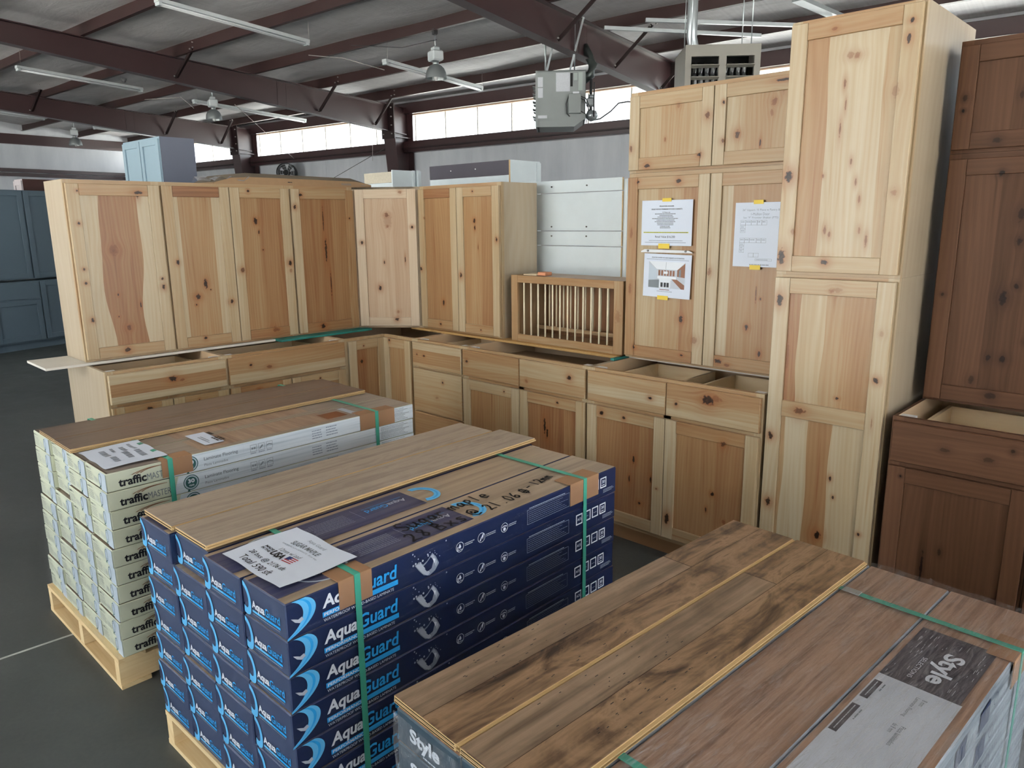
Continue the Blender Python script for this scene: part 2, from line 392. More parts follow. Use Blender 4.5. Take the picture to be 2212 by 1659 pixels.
# rafters
FR = [-15.15, -9.16, -2.35, 4.45]
RN = ['farthest tapered roof rafter, meeting the far window column', 'middle tapered roof rafter, crossing above the upper cabinets',
      'near tapered roof rafter, running above the hanging heater', 'tapered roof rafter above the viewer']
for u, lab in zip(FR, RN):
    m = MB(); vs = [9.35, 7, 5, 3, 1, RIDGE]
    top = [(v, rtop(v)) for v in vs] + [(-2*(-RIDGE)-v, rtop(v)) for v in reversed(vs[:-1])]
    bot = [(v, rbot(v)) for v in vs] + [(2*RIDGE-v, rbot(v)) for v in reversed(vs[:-1])]
    m = MB()
    for (a, b) in ((vs[i], vs[i+1]) for i in range(len(vs)-1)):
        for sgn in (1, -1):
            A, B = (a, b) if sgn == 1 else (2*RIDGE-a, 2*RIDGE-b)
            m.prism([(A, rbot(a)), (B, rbot(b)), (B, rtop(b)), (A, rtop(a))], 'x', u-.004, u+.004)
    r = hall('roof_rafter', m, M_STEEL, label=lab)
    for nm, fn, dz in (('top_flange', rtop, -.012), ('bottom_flange', rbot, 0)):
        m = MB()
        for i in range(len(vs)-1):
            a, b = vs[i], vs[i+1]
            for sgn in (1, -1):
                A, B = (a, b) if sgn == 1 else (2*RIDGE-a, 2*RIDGE-b)
                m.prism([(A, fn(a)+dz), (B, fn(b)+dz), (B, fn(b)+dz+.012), (A, fn(a)+dz+.012)], 'x', u-.085, u+.085)
        hall(nm, m, M_STEEL, r)
    for v in (8.5, 7.0, 4.0, 1.0):
        if u == -2.35 and v == 4.0: v = 5.5
        m = MB(); m.bar((u+.03, v-.03, rbot(v)+.08), (u+.62, v-.03, rtop(v)+.06), .006, .055, up=(0, 1, 0)); m.bar((u+.03, v-.055, rbot(v)+.08), (u+.62, v-.055, rtop(v)+.06), .05, .006, up=(0, 1, 0))
        hall('flange_brace', m, M_BRACE, r)
        for q in ((u+.05, v-.07, rbot(v)+.1), (u+.6, v-.07, rtop(v)+.05), (u+.7, v-.075, rtop(v)+.06), (u+.7, v-.075, rtop(v)+.14)):
            m = MB(); m.tube([(q[0], q[1], q[2]), (q[0], q[1]-.02, q[2])], .012, 6); hall('bolt', m, M_BOLT, r)
    m = MB(); m.box(u-.006, u+.006, 6.2, 6.215, rbot(6.2), rtop(6.2)); m.box(u+.004, u+.01, 5.995, 6.005, rbot(6)+.01, rtop(6)-.012); hall('splice', m, M_STEEL, r)
# columns: tapered I sections
for u, lab in zip(FR, ['farthest plum steel wall column by the round fan', 'plum steel wall column behind the corner cabinet', 'steel wall column behind the tall cabinet stack', 'steel wall column out on the right']):
    def vin(z): return 9.46 - (.22 + .36*z/3.5)
    m = MB(); m.prism([(9.46, 0), (vin(0), 0), (vin(3.52), 3.52), (vin(3.52), rtop(9.3)), (9.46, rtop(9.3))], 'x', u-.005, u+.005)
    c = hall('steel_column', m, M_STEEL, label=lab)
    m = MB(); m.box(u-.18, u+.18, 9.45, 9.465, 0, rtop(9.3)); hall('outer_flange', m, M_STEEL, c)
    m = MB(); m.prism([(vin(0), 0), (vin(3.5), 3.5), (vin(3.5)+.015, 3.5), (vin(0)+.015, 0)], 'x', u-.18, u+.18); hall('inner_flange', m, M_STEEL, c)
    m = MB(); m.box(u-.2, u+.2, vin(3.5)-.03, vin(3.5)-.008, 3.4, rtop(9)+.02); hall('end_plate', m, M_BRACE, c)
    for z in (3.5, 3.68, 3.86, 4.05):
        for s_ in (-.13, .13):
            m = MB(); m.tube([(u+s_, vin(3.5)-.03, z), (u+s_, vin(3.5)-.055, z)], .014, 6); hall('bolt', m, M_BOLT, c)
    m = MB(); m.box(u-.1, u+.1, vin(3.5), 9.46, 3.44, 3.455); hall('stiffener', m, M_STEEL, c)
# strip windows with their corrugated translucent panes
bays = [UL] + FR + [UR]
for k in range(len(bays)-1):
    a, b = bays[k]+(.18 if k else 0), bays[k+1]-.18
    w_ = empty('window_%d' % (k+1)); w_.rotation_euler = (0, 0, TH); tag(w_, 'strip of translucent window panes high on the wall, bay %d' % (k+1), None, None, 'structure')
    n = max(1, round((b-a)/.92)); pw = (b-a)/n; pane = None
    for i in range(n):
        if pane is None:
            m = MB(); st = 40
            for j in range(st+1):
                x = pw*j/st*.992; y = .012*math.cos(j/st*2*PI*10)
                m.v += [(x, y, 3.36), (x, y, 4.0)]
            for j in range(st): q = 2*j; m.face((q, q+2, q+3, q+1), 0, sm=True)
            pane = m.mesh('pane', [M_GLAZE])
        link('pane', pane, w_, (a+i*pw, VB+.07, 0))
        m = MB(); m.box(-.01, .01, -.01, .01, 3.36, 4.0); link('lap_joint', m.mesh('lap_joint', [M_LAP]), w_, (a+i*pw, VB+.05, 0))
    w2 = empty('window_%d' % (k+11)); w2.rotation_euler = (0, 0, TH); tag(w2, 'strip of translucent panes above the roll-up doors, bay %d' % (k+1), None, None, 'structure')
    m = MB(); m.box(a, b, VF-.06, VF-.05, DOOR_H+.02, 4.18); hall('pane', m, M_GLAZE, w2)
for nm, z0, z1, d, lab in (('trim_1', 3.13, 3.37, .2, 'oxide-red sill girt under the strip windows'), ('trim_2', 3.97, 4.2, .16, 'oxide-red eave strut above the strip windows')):
    m = MB(); m.box(UL, UR, VB-d+.02, VB-d+.028, z0, z1); m.box(UL, UR, VB-d+.02, VB+.04, z0, z0+.008); m.box(UL, UR, VB-d+.02, VB+.04, z1-.008, z1)
    o = hall(nm, m, M_STEEL, label=lab)
    if nm == 'trim_1':
        m = MB(); m.box(UL, UR, VB-d-.03, VB-d+.02, z0+.07, z0+.1); hall('conduit_channel', m, M_BRACE, o)
    else:
        m = MB(); m.box(UL, UR, VB-.02, VB+.05, z0-.025, z0); hall('pale_flashing', m, plain('flashing', 'd8b79c', .6), o)
m = MB(); m.box(UL+.02, UL+.16, VF, VB, 3.86, 3.94); m.box(UL+.02, UL+.03, VF, VB, 3.9, 4.15); hall('trim_3', m, M_STEEL, label='oxide-red end-wall rafter under the roof')

# ------------------------------------------------------------------ hanging things
M_GALV = plain('galvanised_steel', 'aeb4b6', .35, .6, .1)
M_LAMPW = plain('lamp_white_enamel', 'dfe5e6', .4)
M_ALU = plain('spun_aluminium', '9aa0a0', .42, .75, .05)
M_BULB = plain('clear_bulb', 'f2f2ee', .08, 0, .02, 5, .9)
M_WIRE = plain('pale_cable', 'b9b4ae', .6)
M_DARKW = plain('dark_cable', '3a3a3c', .6)
# fluorescent strips: (u, v0, v1, label)
STR = [(-5.9, 5.72, 8.19, 'bare white fluorescent strip near the strip windows, in front of the high-bay lamp'),
       (-6.02, 2.02, 4.31, 'white fluorescent strip hanging at the top of the picture, nearest one'),
       (-11.67, 2.47, 4.67, 'white fluorescent strip between the two far rafters, left of the dome camera'),
       (-11.9, 5.87, 8.75, 'white fluorescent strip behind the middle high-bay lamp'),
       (-17.7, 6.4, 8.3, 'far white fluorescent strip just above the light blue cabinet'),
       (-17.3, 3.2, 5.07, 'far white fluorescent strip at the picture edge')]
for u, v0, v1, lab in STR:
    z0, z1 = rtop(v0)-.15, rtop(v1)-.15
    t_ = empty('fluorescent_strip', uvz(u, v0, z0), TH, None, lab, 'strip light', 'fluorescent strips under the roof')
    L = v1-v0; dz = z1-z0
    m = MB(); m.bar((0, 0, .03), (0, L, dz+.03), .1, .045); m.obj('housing', M_LAMPW, t_)
    for x in (-.025, .025):
        m = MB(); m.tube([(x, .05, -.012), (x, L-.05, dz-.012)], .014, 8); m.obj('tube_lamp', plain('unlit_tube', 'eef0f0', .25) if 'unlit_tube' not in bpy.data.materials else bpy.data.materials['unlit_tube'], t_)
    for y in (.03, L-.03):
        m = MB(); m.box(-.05, .05, y-.02, y+.02, dz*y/L-.03, dz*y/L+.03); m.obj('end_socket', M_LAMPW, t_)
        m = MB(); m.tube([(0, y+.05, dz*y/L+.05), (0, y+.06, dz*y/L+.33)], .003, 5); m.obj('hanger', M_WIRE, t_)
# high-bay lamps
def highbay(u, v, lab):
    z = rtop(v); t_ = empty('high_bay_lamp', uvz(u, v, z), TH-.4, None, lab, 'lamp', 'unlit high-bay lamps')
    m = MB(); m.box(-.035, .035, -.03, .03, -.05, .03); m.obj('beam_clamp', M_DARKW, t_)
    m = MB(); m.tube([(0,0,-.03), (0,0,-.24)], .009, 8); m.obj('hook_rod', M_GALV, t_)
    m = MB(); m.rbox(-.06, .06, -.05, .05, -.28, -.22, .01); m.rbox(-.11, .11, -.085, .085, -.41, -.27, .018); m.obj('ballast_box', M_LAMPW, t_)
    m = MB(); m.tube([(0,0,-.41), (0,0,-.47)], .045, 14); m.obj('lamp_holder', M_ALU, t_)
    m = MB(); pr = [(.045, -.455), (.085, -.475), (.12, -.51), (.143, -.56), (.153, -.62), (.156, -.65)]
    m.lathe(pr, 28); m.lathe([(r-.004, z_) for r, z_ in reversed(pr)], 28); m.obj('reflector', M_ALU, t_)
    m = MB(); m.lathe([(.001, -.682), (.018, -.678), (.03, -.65), (.036, -.6), (.022, -.53), (.02, -.46)], 14); m.obj('bulb', M_BULB, t_)
    return t_
highbay(-4.36, 5.284, 'nearest unlit high-bay lamp with its bell reflector, left of the grey heater')
highbay(-10.69, 5.57, 'middle unlit high-bay lamp hanging in front of the far strip light')
highbay(-17.66, 5.88, 'farthest and smallest unlit high-bay lamp, above the light blue cabinet')
# lamp cables
def cable(name, pts, r, mat, lab, cat='cable'):
    m = MB(); P = [uvz(*p) for p in pts]; o_ = []
    for i in range(len(P)-1):
        for k in range(6):
            t_ = k/6; o_.append(P[i].lerp(P[i+1], t_))
    o_.append(P[-1]); m.tube(o_, r, 5); return tag(m.obj(name, mat), lab, cat)
cable('power_cable', [(-6.02, 4.31, 4.02), (-5.95, 4.9, 4.06), (-5.9, 5.72, 4.0)], .006, M_WIRE, 'pale cable strung between the two near strip lights')
cable('power_cable', [(-11.67, 4.7, 4.0), (-11.2, 5.2, 4.05), (-11.9, 5.87, 3.98)], .006, M_WIRE, 'pale cable strung between the strip lights by the middle high-bay lamp')
cable('power_cable', [(-4.2, 5.15, 4.12), (-4.6, 4.85, 4.02), (-5.4, 4.6, 4.12)], .006, M_DARKW, 'dark cable looping away from the nearest high-bay lamp')
cable('guy_wire', [(-10.9, 6.2, 4.0), (-13.2, 9.35, 3.2)], .006, M_WIRE, 'thin guy wire slanting down past the far column to the fan')
cable('guy_wire', [(-9.5, 9.2, 3.3), (-10.4, 8.2, 2.55)], .006, M_DARKW, 'thin dark wire slanting left below the middle rafter')
cable('guy_wire', [(-9.16, 8.4, 3.6), (-9.16, 8.35, 2.9)], .004, M_WIRE, 'thin cord hanging straight down from the middle rafter')
m = MB(); m.lathe([(.001, -.07), (.03, -.06), (.045, -.03), (.045, 0), (.001, 0)], 18)
d = uvz(-9.6, 3.3, rbot(3.3)-.02); tag(m.obj('dome_camera', M_DARKW, None, d), 'small dark dome camera under the middle rafter', 'camera')

# unit heaters
M_HEAT = plain('heater_grey_enamel', '8a8f8e', .42)
M_HEAT2 = plain('heater_warm_grey', '77746c', .42)
M_BLACKIN = plain('heater_dark_inside', '151617', .7)
M_TUBEM = plain('aluminised_tube', 'b9bcbc', .25, .85)
M_STICK = plain('paper_sticker', 'd9dbe0', .6, 0, .1, 60)
M_STICKG = plain('grey_green_sticker', '9fa8a4', .6)
def heater(loc, rz, lab, W, D, H, mat, hang):
    t_ = empty('unit_heater', loc, rz, None, lab, 'heater', 'gas unit heaters under the roof')
    # casing: a shell open at the front (y = -D/2), floor sloping up towards the back
    m = MB(); x, y = W/2, D/2
    m.box(-x, -x+.012, -y+.03, y, .07, H); m.box(x-.012, x, -y+.03, y, .07, H); m.box(-x, x, -y+.03, y, H-.012, H); m.box(-x, x, y-.012, y, .07, H)
    m.prism([(-y+.02, .0), (y-.12, .0), (y-.02, .07), (-y+.03, .075)], 'x', -x, x)
    m.obj('casing', mat, t_)
    m = MB(); m.box(-x+.012, x-.012, y-.2, y-.18, .07, H-.012); m.obj('inner_baffle', M_BLACKIN, t_)
    m = MB(); f = .05
    for q in ((-x, -x+f, .0, H), (x-f, x, .0, H), (-.03, .03, f, H-.09), (-x+f, x-f, 0, f), (-x+f, x-f, H-.09, H)): m.box(q[0], q[1], -y, -y+.035, q[2], q[3])
    m.obj('front_frame', mat, t_)
    for sx in (-1, 1):
        x0, x1 = sorted((sx*.03, sx*(x-f)))
        for k in range(5):
            z = f+.03+k*(H-.14-f)/5
            m = MB(); m.bar((x0, -y-.005, z+.035), (x1, -y-.005, z+.035), .006, .06, up=(0, -1, .22)); m.obj('louver', mat, t_)
    for k in range(9):
        xx = -x+.1+k*(W-.2)/8
        m = MB(); P = [(xx, -y+.12+.0*k, .12), (xx, -y+.1, .2)]
        for r in range(9):
            a = -PI/2+PI*r/8; P.append((xx, -y+.16-.06*math.cos(a)*(1 if True else 0), .3+.09*math.sin(a)+.06))
        P += [(xx, -y+.12, H-.16), (xx, -y+.2, H-.12)]
        m.tube(P, .022, 8); m.obj('heat_tube', M_TUBEM, t_)
    for (hx, hy) in ((-x+.06, -y+.1), (x-.06, -y+.1), (-x+.06, y-.12), (x-.06, y-.12)):
        m = MB(); m.tube([(hx, hy, H-.01), (hx, hy, hang)], .005, 6); m.obj('hanger_rod', M_GALV, t_)
    return t_, x, y
# heater 1: its access side (+x) faces the viewer
h1, x, y = heater((-3.31, 5.65, 2.85), math.radians(-50), 'grey unit heater with labels and cables on its side, below the near rafter', .5, .54, .575, M_HEAT, 1.1)
h1.scale = (1.275,)*3
m = MB(); m.box(x, x+.004, -.05, .1, .36, .55); m.obj('rating_label', M_STICK, h1)
m = MB(); m.box(x, x+.004, .105, .13, .41, .545); m.obj('black_label', M_BLACKIN, h1)
m = MB(); m.box(x, x+.004, .14, .18, .47, .545); m.obj('arrow_label', M_STICKG, h1)
m = MB(); m.box(x, x+.004, .19, .235, .37, .55); m.obj('green_label', M_STICKG, h1)
for z in (.41, .30):
    m = MB(); m.box(x, x+.004, -.245, -.19, z, z+.1); m.obj('side_label', M_STICK, h1)
m = MB(); m.box(x, x+.004, -.245, -.145, .09, .12); m.obj('maker_label', M_STICK, h1)
m = MB(); m.rbox(x, x+.06, .085, .22, .13, .33, .006); m.obj('junction_box', M_HEAT, h1)
m = MB(); m.rbox(x, x+.03, .13, .2, .32, .355, .004); m.obj('white_switch_box', M_STICK, h1)
for P in ([(x+.02,.13,.335),(x+.02,.09,.32),(x+.03,.06,.23),(x+.03,.07,.13),(x+.03,.1,.1)], [(x+.04,.22,.3),(x+.05,.27,.28),(x+.05,.32,.18)], [(x+.04,.22,.28),(x+.05,.26,.26),(x+.05,.31,.15)], [(x+.04,.22,.15),(x+.05,.27,.12),(x+.03,.28,.03)]):
    m = MB(); m.tube(P, .006, 6); m.obj('flexible_cable', M_DARKW, h1)
m = MB(); m.tube([(x-.12, y+.06, .12), (x-.12, y+.06, .5)], .016, 8); m.tube([(x-.02, y+.09, .1), (x-.02, y+.09, .45)], .008, 8); m.obj('gas_pipe', M_DARKW, h1)
m = MB(); m.rbox(x-.17, x-.06, y+.01, y+.1, .22, .3, .01); m.tube([(x-.12, y+.06, .3), (x-.12, y+.06, .34)], .03, 10); m.obj('gas_valve', M_GALV, h1)
m = MB(); m.lathe([(.001, .06), (.05, .08), (.07, .12), (.05, .17), (.001, .18)], 14, c=(x-.1, y+.07)); m.obj('fan_motor', M_GALV, h1)
m = MB(); m.tube([(x-.2, y-.03, .5), (x-.2, y+.06, .56), (x-.2, y+.08, .66), (x-.22, y+.04, .74), (x-.26, y-.02, .86)], .05, 12); m.obj('flue_elbow', plain('dark_flue', '4c5250', .35, .6), h1)
for yy in (-.15, .1):
    m = MB(); m.bar((x-.03, yy, .575), (x-.03, yy+.14, 1.1), .03, .02); m.obj('hanger_strut', M_GALV, h1)
tag(MB().tube([(-3.05, 5.98, 2.97), (-2.95, 6.1, 3.0), (-2.85, 6.21, 3.1), (-2.77, 6.29, 3.21), (-2.68, 6.38, 3.23), (-2.3, 6.8, 3.2), (-1.9, 7.2, 3.24), (-1.6, 9.2, 3.3)], .012, 6).obj('flexible_conduit', M_DARKW), 'grey flexible conduit sagging right from the labelled heater', 'conduit')
# heater 2: its louvered front faces the viewer
h2, x, y = heater((.40, 3.36, 2.34), math.radians(41), 'warm grey unit heater showing its louvered front, above the tall cabinets', .62, .55, .66, M_HEAT2, 1.45)
m = MB(); m.tube([(-.18, .1, .66), (-.18, .12, .74), (-.2, .1, .8), (-.2, .1, 1.4)], .045, 14); m.obj('flue_pipe', M_GALV, h2)
for a, b, lab in (((-1.39, 6.1, 4.12), (.5, 7.7, 4.05), 'upper galvanised strut channel under the roof, above the louvered heater'), ((-2.01, 6.1, 4.12), (-.4, 7.6, 4.05), 'lower galvanised strut channel under the roof, above the louvered heater')):
    m = MB(); m.bar(uvz(*a), uvz(*b), .045, .045); tag(m.obj('strut_channel', M_GALV), lab, 'metal strut', 'strut channels above the louvered heater')
m = MB(); m.bar(uvz(.35, 6.7, 4.2), uvz(.75, 8.2, 4.1), .14, .05)
tag(m.obj('cable_tray', M_GALV), 'ribbed galvanised cable tray above the tall pantry cabinet', 'cable tray')
# drum fan on the wall
fn = empty('drum_fan', uvz(-13.24, 9.1, 2.86), TH+.75, None, 'round dark drum fan on the wall beside the far column', 'fan')
m = MB()
for r0, r1 in ((.24, .228),):
    n = 36; k = len(m.v)
    for j in range(n):
        a = 2*PI*j/n; c_, s_ = math.cos(a), math.sin(a)
        m.v += [(r0*c_, -.18, r0*s_), (r0*c_, .18, r0*s_), (r1*c_, -.18, r1*s_), (r1*c_, .18, r1*s_)]
    for j in range(n):
        p, q = k+4*j, k+4*((j+1) % n)
        m.face((p, q, q+1, p+1), sm=True); m.face((p+2, p+3, q+3, q+2), sm=True); m.face((p, p+2, q+2, q)); m.face((p+1, q+1, q+3, p+3))
m.obj('drum', plain('fan_black', '2a2b2e', .45, .3), fn)
for k in range(6):
    a = k*PI/3; m = MB(); m.prism([(.04, -.04), (.21, -.07), (.22, .05), (.04, .025)], 'y', -.02, .0)
    b = m.obj('fan_blade', M_DARKW, fn); b.rotation_euler = (0, a, 0)
m = MB(); m.tube([(0, -.1, 0), (0, .1, 0)], .07, 16); m.obj('motor', M_BLACKIN, fn)
for r in (.08, .14, .2):
    m = MB(); m.tube([(r*math.cos(2*PI*j/24), -.19, r*math.sin(2*PI*j/24)) for j in range(25)], .004, 5, cap=False); m.obj('guard_ring', M_GALV, fn)

# ------------------------------------------------------------------ cabinets
BODY = [(0, 'aca08d'), (.3, 'a0917a'), (.6, '907d64'), (1, '7c654d')]
M_BODY = wood('birch_ply_body', (), BODY, .42)
M_BODYW = plain('pale_melamine', 'e3dccd', .4)
M_INNER = plain('cabinet_inside', 'd3b794', .6)
M_WOOD = wood('hickory_plain')
M_WOODD = wood('dark_stained_plain', (), DARK, .38)
M_BLOCK = plain('white_corner_block', 'e6e7e8', .4)
M_TOE = plain('toe_kick', '8f6a47', .6)
M_TOED = plain('dark_toe_kick', '2b1813', .6)
T = .0185
def rt(a=.06): return random.uniform(-a, a)
def bt(tone, h=0): return (max(0, (tone if tone < .4 else .4+(tone-.4)*.8)+rt(.05)), random.random(), h, 1)

def wmat(name, spec, w, h, pal):
    ks = [(k[0]*w, (1-k[1])*h, k[2]*.001, k[3] if len(k) > 3 else 1.3, k[4] if len(k) > 4 else 1) for k in spec.get('k', ())]
    if not ks: return {id(HICK): M_WOOD, id(DARK): M_WOODD}.get(id(pal)) or wood(name, (), pal)
    return wood(name, ks, pal, kcol='140a07' if pal is DARK else '180c06', hcol='2e1810' if pal is DARK else '8a542c')

def door(parent, x0, z0, w, h, spec, y=0, pal=HICK, sw=.057, label=None):
    """shaker door: two stiles, rails, flat panel made of glued boards; front at y - T"""
    d = empty('door', (x0, y-T-.002, z0), 0, parent)
    if label: d['label'] = label
    mat = wmat('wood_door', spec, w, h, pal); dk = pal is DARK
    st = spec.get('s', (.2, .2)); rl = spec.get('r', (.4, .35))
    for i, xa in enumerate((0, w-sw)):
        m = MB(); m.box(xa, xa+sw, 0, T, 0, h, c=.0018, bt=bt(st[i])); m.obj('stile', mat, d)
    zs = [(h-sw, h), (0, sw)]
    mids = spec.get('mid')
    if mids: zs.append((h*(1-mids)-sw*.55, h*(1-mids)+sw*.55)); rl = tuple(rl)+(.3,)
    for (za, zb), tn in zip(zs, rl):
        m = MB(); m.box(sw+.0005, w-sw-.0005, 0, T, za, zb, c=.0018, bt=bt(tn, 1)); m.obj('rail', mat, d)
    spans = [(sw, h-sw, spec.get('p', [(1, .4)]))]
    if mids:
        zm = h*(1-mids); spans = [(zm+sw*.55, h-sw, spec['p']), (sw, zm-sw*.55, spec['p2'])]
    for za, zb, bs in spans:
        panel(d, sw, w-sw, za, zb, bs, mat, spec.get('wavy', 0))
    return d

def panel(parent, x0, x1, z0, z1, boards, mat, wavy=0, y=.009, name='panel'):
    tot = sum(b[0] for b in boards); xs = [x0-.006]; acc = 0
    for b in boards: acc += b[0]; xs.append(x0 + (x1-x0)*acc/tot)
    xs[-1] = x1+.006
    n = 16 if wavy else 1; m = MB(); ph = random.uniform(0, 6)
    def edge(i, t):
        if i in (0, len(boards)) or not wavy: return xs[i]
        return xs[i] + wavy*(math.sin(ph+i*1.7+t*5.2)+.4*math.sin(t*11+i))
    for i, b in enumerate(boards):
        c = bt(b[1])
        for j in range(n):
            ta, tb = j/n, (j+1)/n; za, zb = z0-.006+(z1-z0+.012)*ta, z0-.006+(z1-z0+.012)*tb
            k = len(m.v); m.v += [(edge(i, ta), y, za), (edge(i+1, ta), y, za), (edge(i+1, tb), y, zb), (edge(i, tb), y, zb)]
            m.face((k, k+1, k+2, k+3), bt=c)
    m.box(x0-.006, x1+.006, y+.0005, T-.003, z0-.006, z1+.006, bt=bt(.3))
    return m.obj(name, mat, parent)

def slab(parent, x0, z0, w, h, spec, y=0, pal=HICK, name='drawer_front'):
    """slab drawer front glued from horizontal boards"""
    mat = wmat('wood_slab', spec, w, h, pal); m = MB(); bs = spec.get('p', [(1, .3)]); tot = sum(b[0] for b in bs); acc = 0
    m.box(0, w, 0.0006, T, 0, h, c=.003, bt=bt(bs[0][1], 1))
    for i, b in enumerate(bs):                                  # boards listed from the top
        za = h-(acc+b[0])/tot*h; zb = h-acc/tot*h; acc += b[0]; c = bt(b[1], 1)
        k = len(m.v); m.v += [(.003, .0005, max(za, .003)), (w-.003, .0005, max(za, .003)), (w-.003, .0005, min(zb, h-.003)), (.003, .0005, min(zb, h-.003))]
        m.face((k, k+1, k+2, k+3), bt=c)
    return m.obj(name, mat, parent, (x0, y-T-.002, z0))

def face_frame(parent, w, z0, z1, rails, mids, mat, tone=.22, sw=.038):
    ff = empty('face_frame', (0, 0, 0), 0, parent)
    for xa in (0, w-sw):
        m = MB(); m.box(xa, xa+sw, 0, .019, z0, z1, bt=bt(tone)); m.obj('stile', mat, ff)
    for za, zb in rails:
        m = MB(); m.box(sw, w-sw, 0, .019, za, zb, bt=bt(tone+.15, 1)); m.obj('rail', mat, ff)
    for xm, za, zb in mids:
        m = MB(); m.box(xm-sw/2, xm+sw/2, 0, .019, za, zb, bt=bt(tone)); m.obj('mullion', mat, ff)
    return ff

def carcass(parent, w, d, z0, z1, top=True, body=None, inner=None):
    body = body or M_BODY; inner = inner or M_INNER; t = .013
    for nm, xa, mats in (('side_panel', 0, (0, 1, 0, 0, 0, 0)), ('side_panel', w-t, (1, 0, 0, 0, 0, 0))):
        m = MB(); m.box(xa, xa+t, .019, d, z0, z1, mats=mats, bt=bt(.25)); m.obj(nm, [body, inner], parent)
    m = MB(); m.box(t, w-t, .019, d-.006, z0, z0+t); m.obj('bottom_panel', inner, parent)
    m = MB(); m.box(t, w-t, d-.006, d, z0, z1); m.obj('back_panel', inner, parent)
    if top:
        m = MB(); m.box(t, w-t, .019, d-.006, z1-t, z1, bt=bt(.3)); m.obj('top_panel', body, parent)

def drawer(parent, x0, z0, w, h, spec, box=True, depth=.52, pal=HICK, boxm=None, bh=.095):
    d = empty('drawer', (x0, 0, z0), 0, parent)
    slab(d, 0, 0, w, h, spec, 0, pal)
    if box:
        m = MB(); a, b = .05, w-.05; zt = h-.035
        m.box(a, a+.014, .02, depth, zt-bh, zt); m.box(b-.014, b, .02, depth, zt-bh, zt); m.box(a+.014, b-.014, depth-.014, depth, zt-bh, zt)
        m.box(a+.014, b-.014, .02, .034, zt-bh, zt); m.box(a+.014, b-.014, .034, depth-.014, zt-bh, zt-bh+.006)
        m.obj('drawer_box', boxm or M_DBOX, d)
    return d
M_DBOX = grain('drawer_box_birch', ['ddc29c', 'e4cda9', 'd6b88e'], 'X', 14, 2, .5)

def base(name, loc, rz, w, label, d=.6, fronts=(), doors=(), pal=HICK, rails=None, group=None, body=None, inner=None, blocks=True):
    H = .876; c = empty(name, loc, rz, None, label, 'cabinet', group); fm = M_WOODD if pal is DARK else M_WOOD
    carcass(c, w, d, .1, H, False, body, inner)
    rl = [(H-.03, H), (.1, .128)] + (rails or [(.69, .72)])
    face_frame(c, w, .1, H, rl, [(w/2, .128, H-.03)] if len(doors) == 2 else [], fm)
    m = MB(); m.box(.0, w, .07, .085, 0, .1); m.obj('toe_kick', M_TOED if pal is DARK else M_TOE, c)
    for x in (.013, w-.013-.05):
        m = MB(); m.box(x, x+.05, .0195, .07, H-.02, H-.004); m.obj('corner_block', M_BLOCK, c)
    m = MB(); m.box(.013, w-.013, d-.07, d-.006, H-.02, H-.004); m.obj('back_stretcher', M_INNER, c)
    for f in fronts: drawer(c, f[0], f[1], f[2], f[3], f[4], f[5] if len(f) > 5 else True, pal=pal, bh=f[6] if len(f) > 6 else .095)
    for x0, ww, sp in doors: door(c, x0, .124, ww, .57, sp, pal=pal)
    return c

def upper(name, loc, rz, w, h, label, doors, d=.305, pal=HICK, group=None, body=None):
    c = empty(name, loc, rz, None, label, 'cabinet', group); fm = M_WOODD if pal is DARK else M_WOOD
    carcass(c, w, d, 0, h, True, body)
    face_frame(c, w, 0, h, [(h-.038, h), (0, .038)], [(w/2, .038, h-.038)] if len(doors) == 2 else [], fm)
    for x0, ww, sp in doors: door(c, x0, .012, ww, h-.024-.008, sp, pal=pal)
    return c

A90 = PI/2
GB, GU = 'knotty natural wood base cabinets', 'knotty natural wood upper cabinets'
dz, dh = .712, .15
# ---- base run along the left (fronts face +x): local x = world y
base('base_cabinet', (0, -1.676, 0), A90, .6096, 'leftmost natural wood base cabinet, open top, beside the bare floor', group=GB,
     fronts=[(.008, dz, .594, dh, {'p': [(.33, .12), (.42, .5), (.25, .05)], 'k': [(.52, .42, 14, 1.8), (.6, .5, 8, 2, .6)]})],
     doors=[(.008, .295, {'s': (.25, .2), 'r': (.45, .4), 'p': [(1, .5)], 'k': [(.6, .05, 8, 2)]}), (.307, .295, {'r': (.4, .4), 'p': [(1, .55)], 'k': [(.45, .05, 5)]})])
base('base_cabinet', (0, -1.0668, 0), A90, .762, 'natural wood base cabinet with one wide drawer, left of the corner cabinet', group=GB,
     fronts=[(.008, dz, .746, dh, {'p': [(.62, .42), (.38, .2)], 'k': [(.17, .36, 7), (.32, .52, 10, 2.2, .7)]})],
     doors=[(.008, .371, {'r': (.6, .4), 'p': [(1, .5)], 'k': [(.45, .06, 9, 1.6)]}), (.383, .371, {'r': (.25, .4), 'p': [(1, .55)], 'k': [(.5, .05, 5)]})])
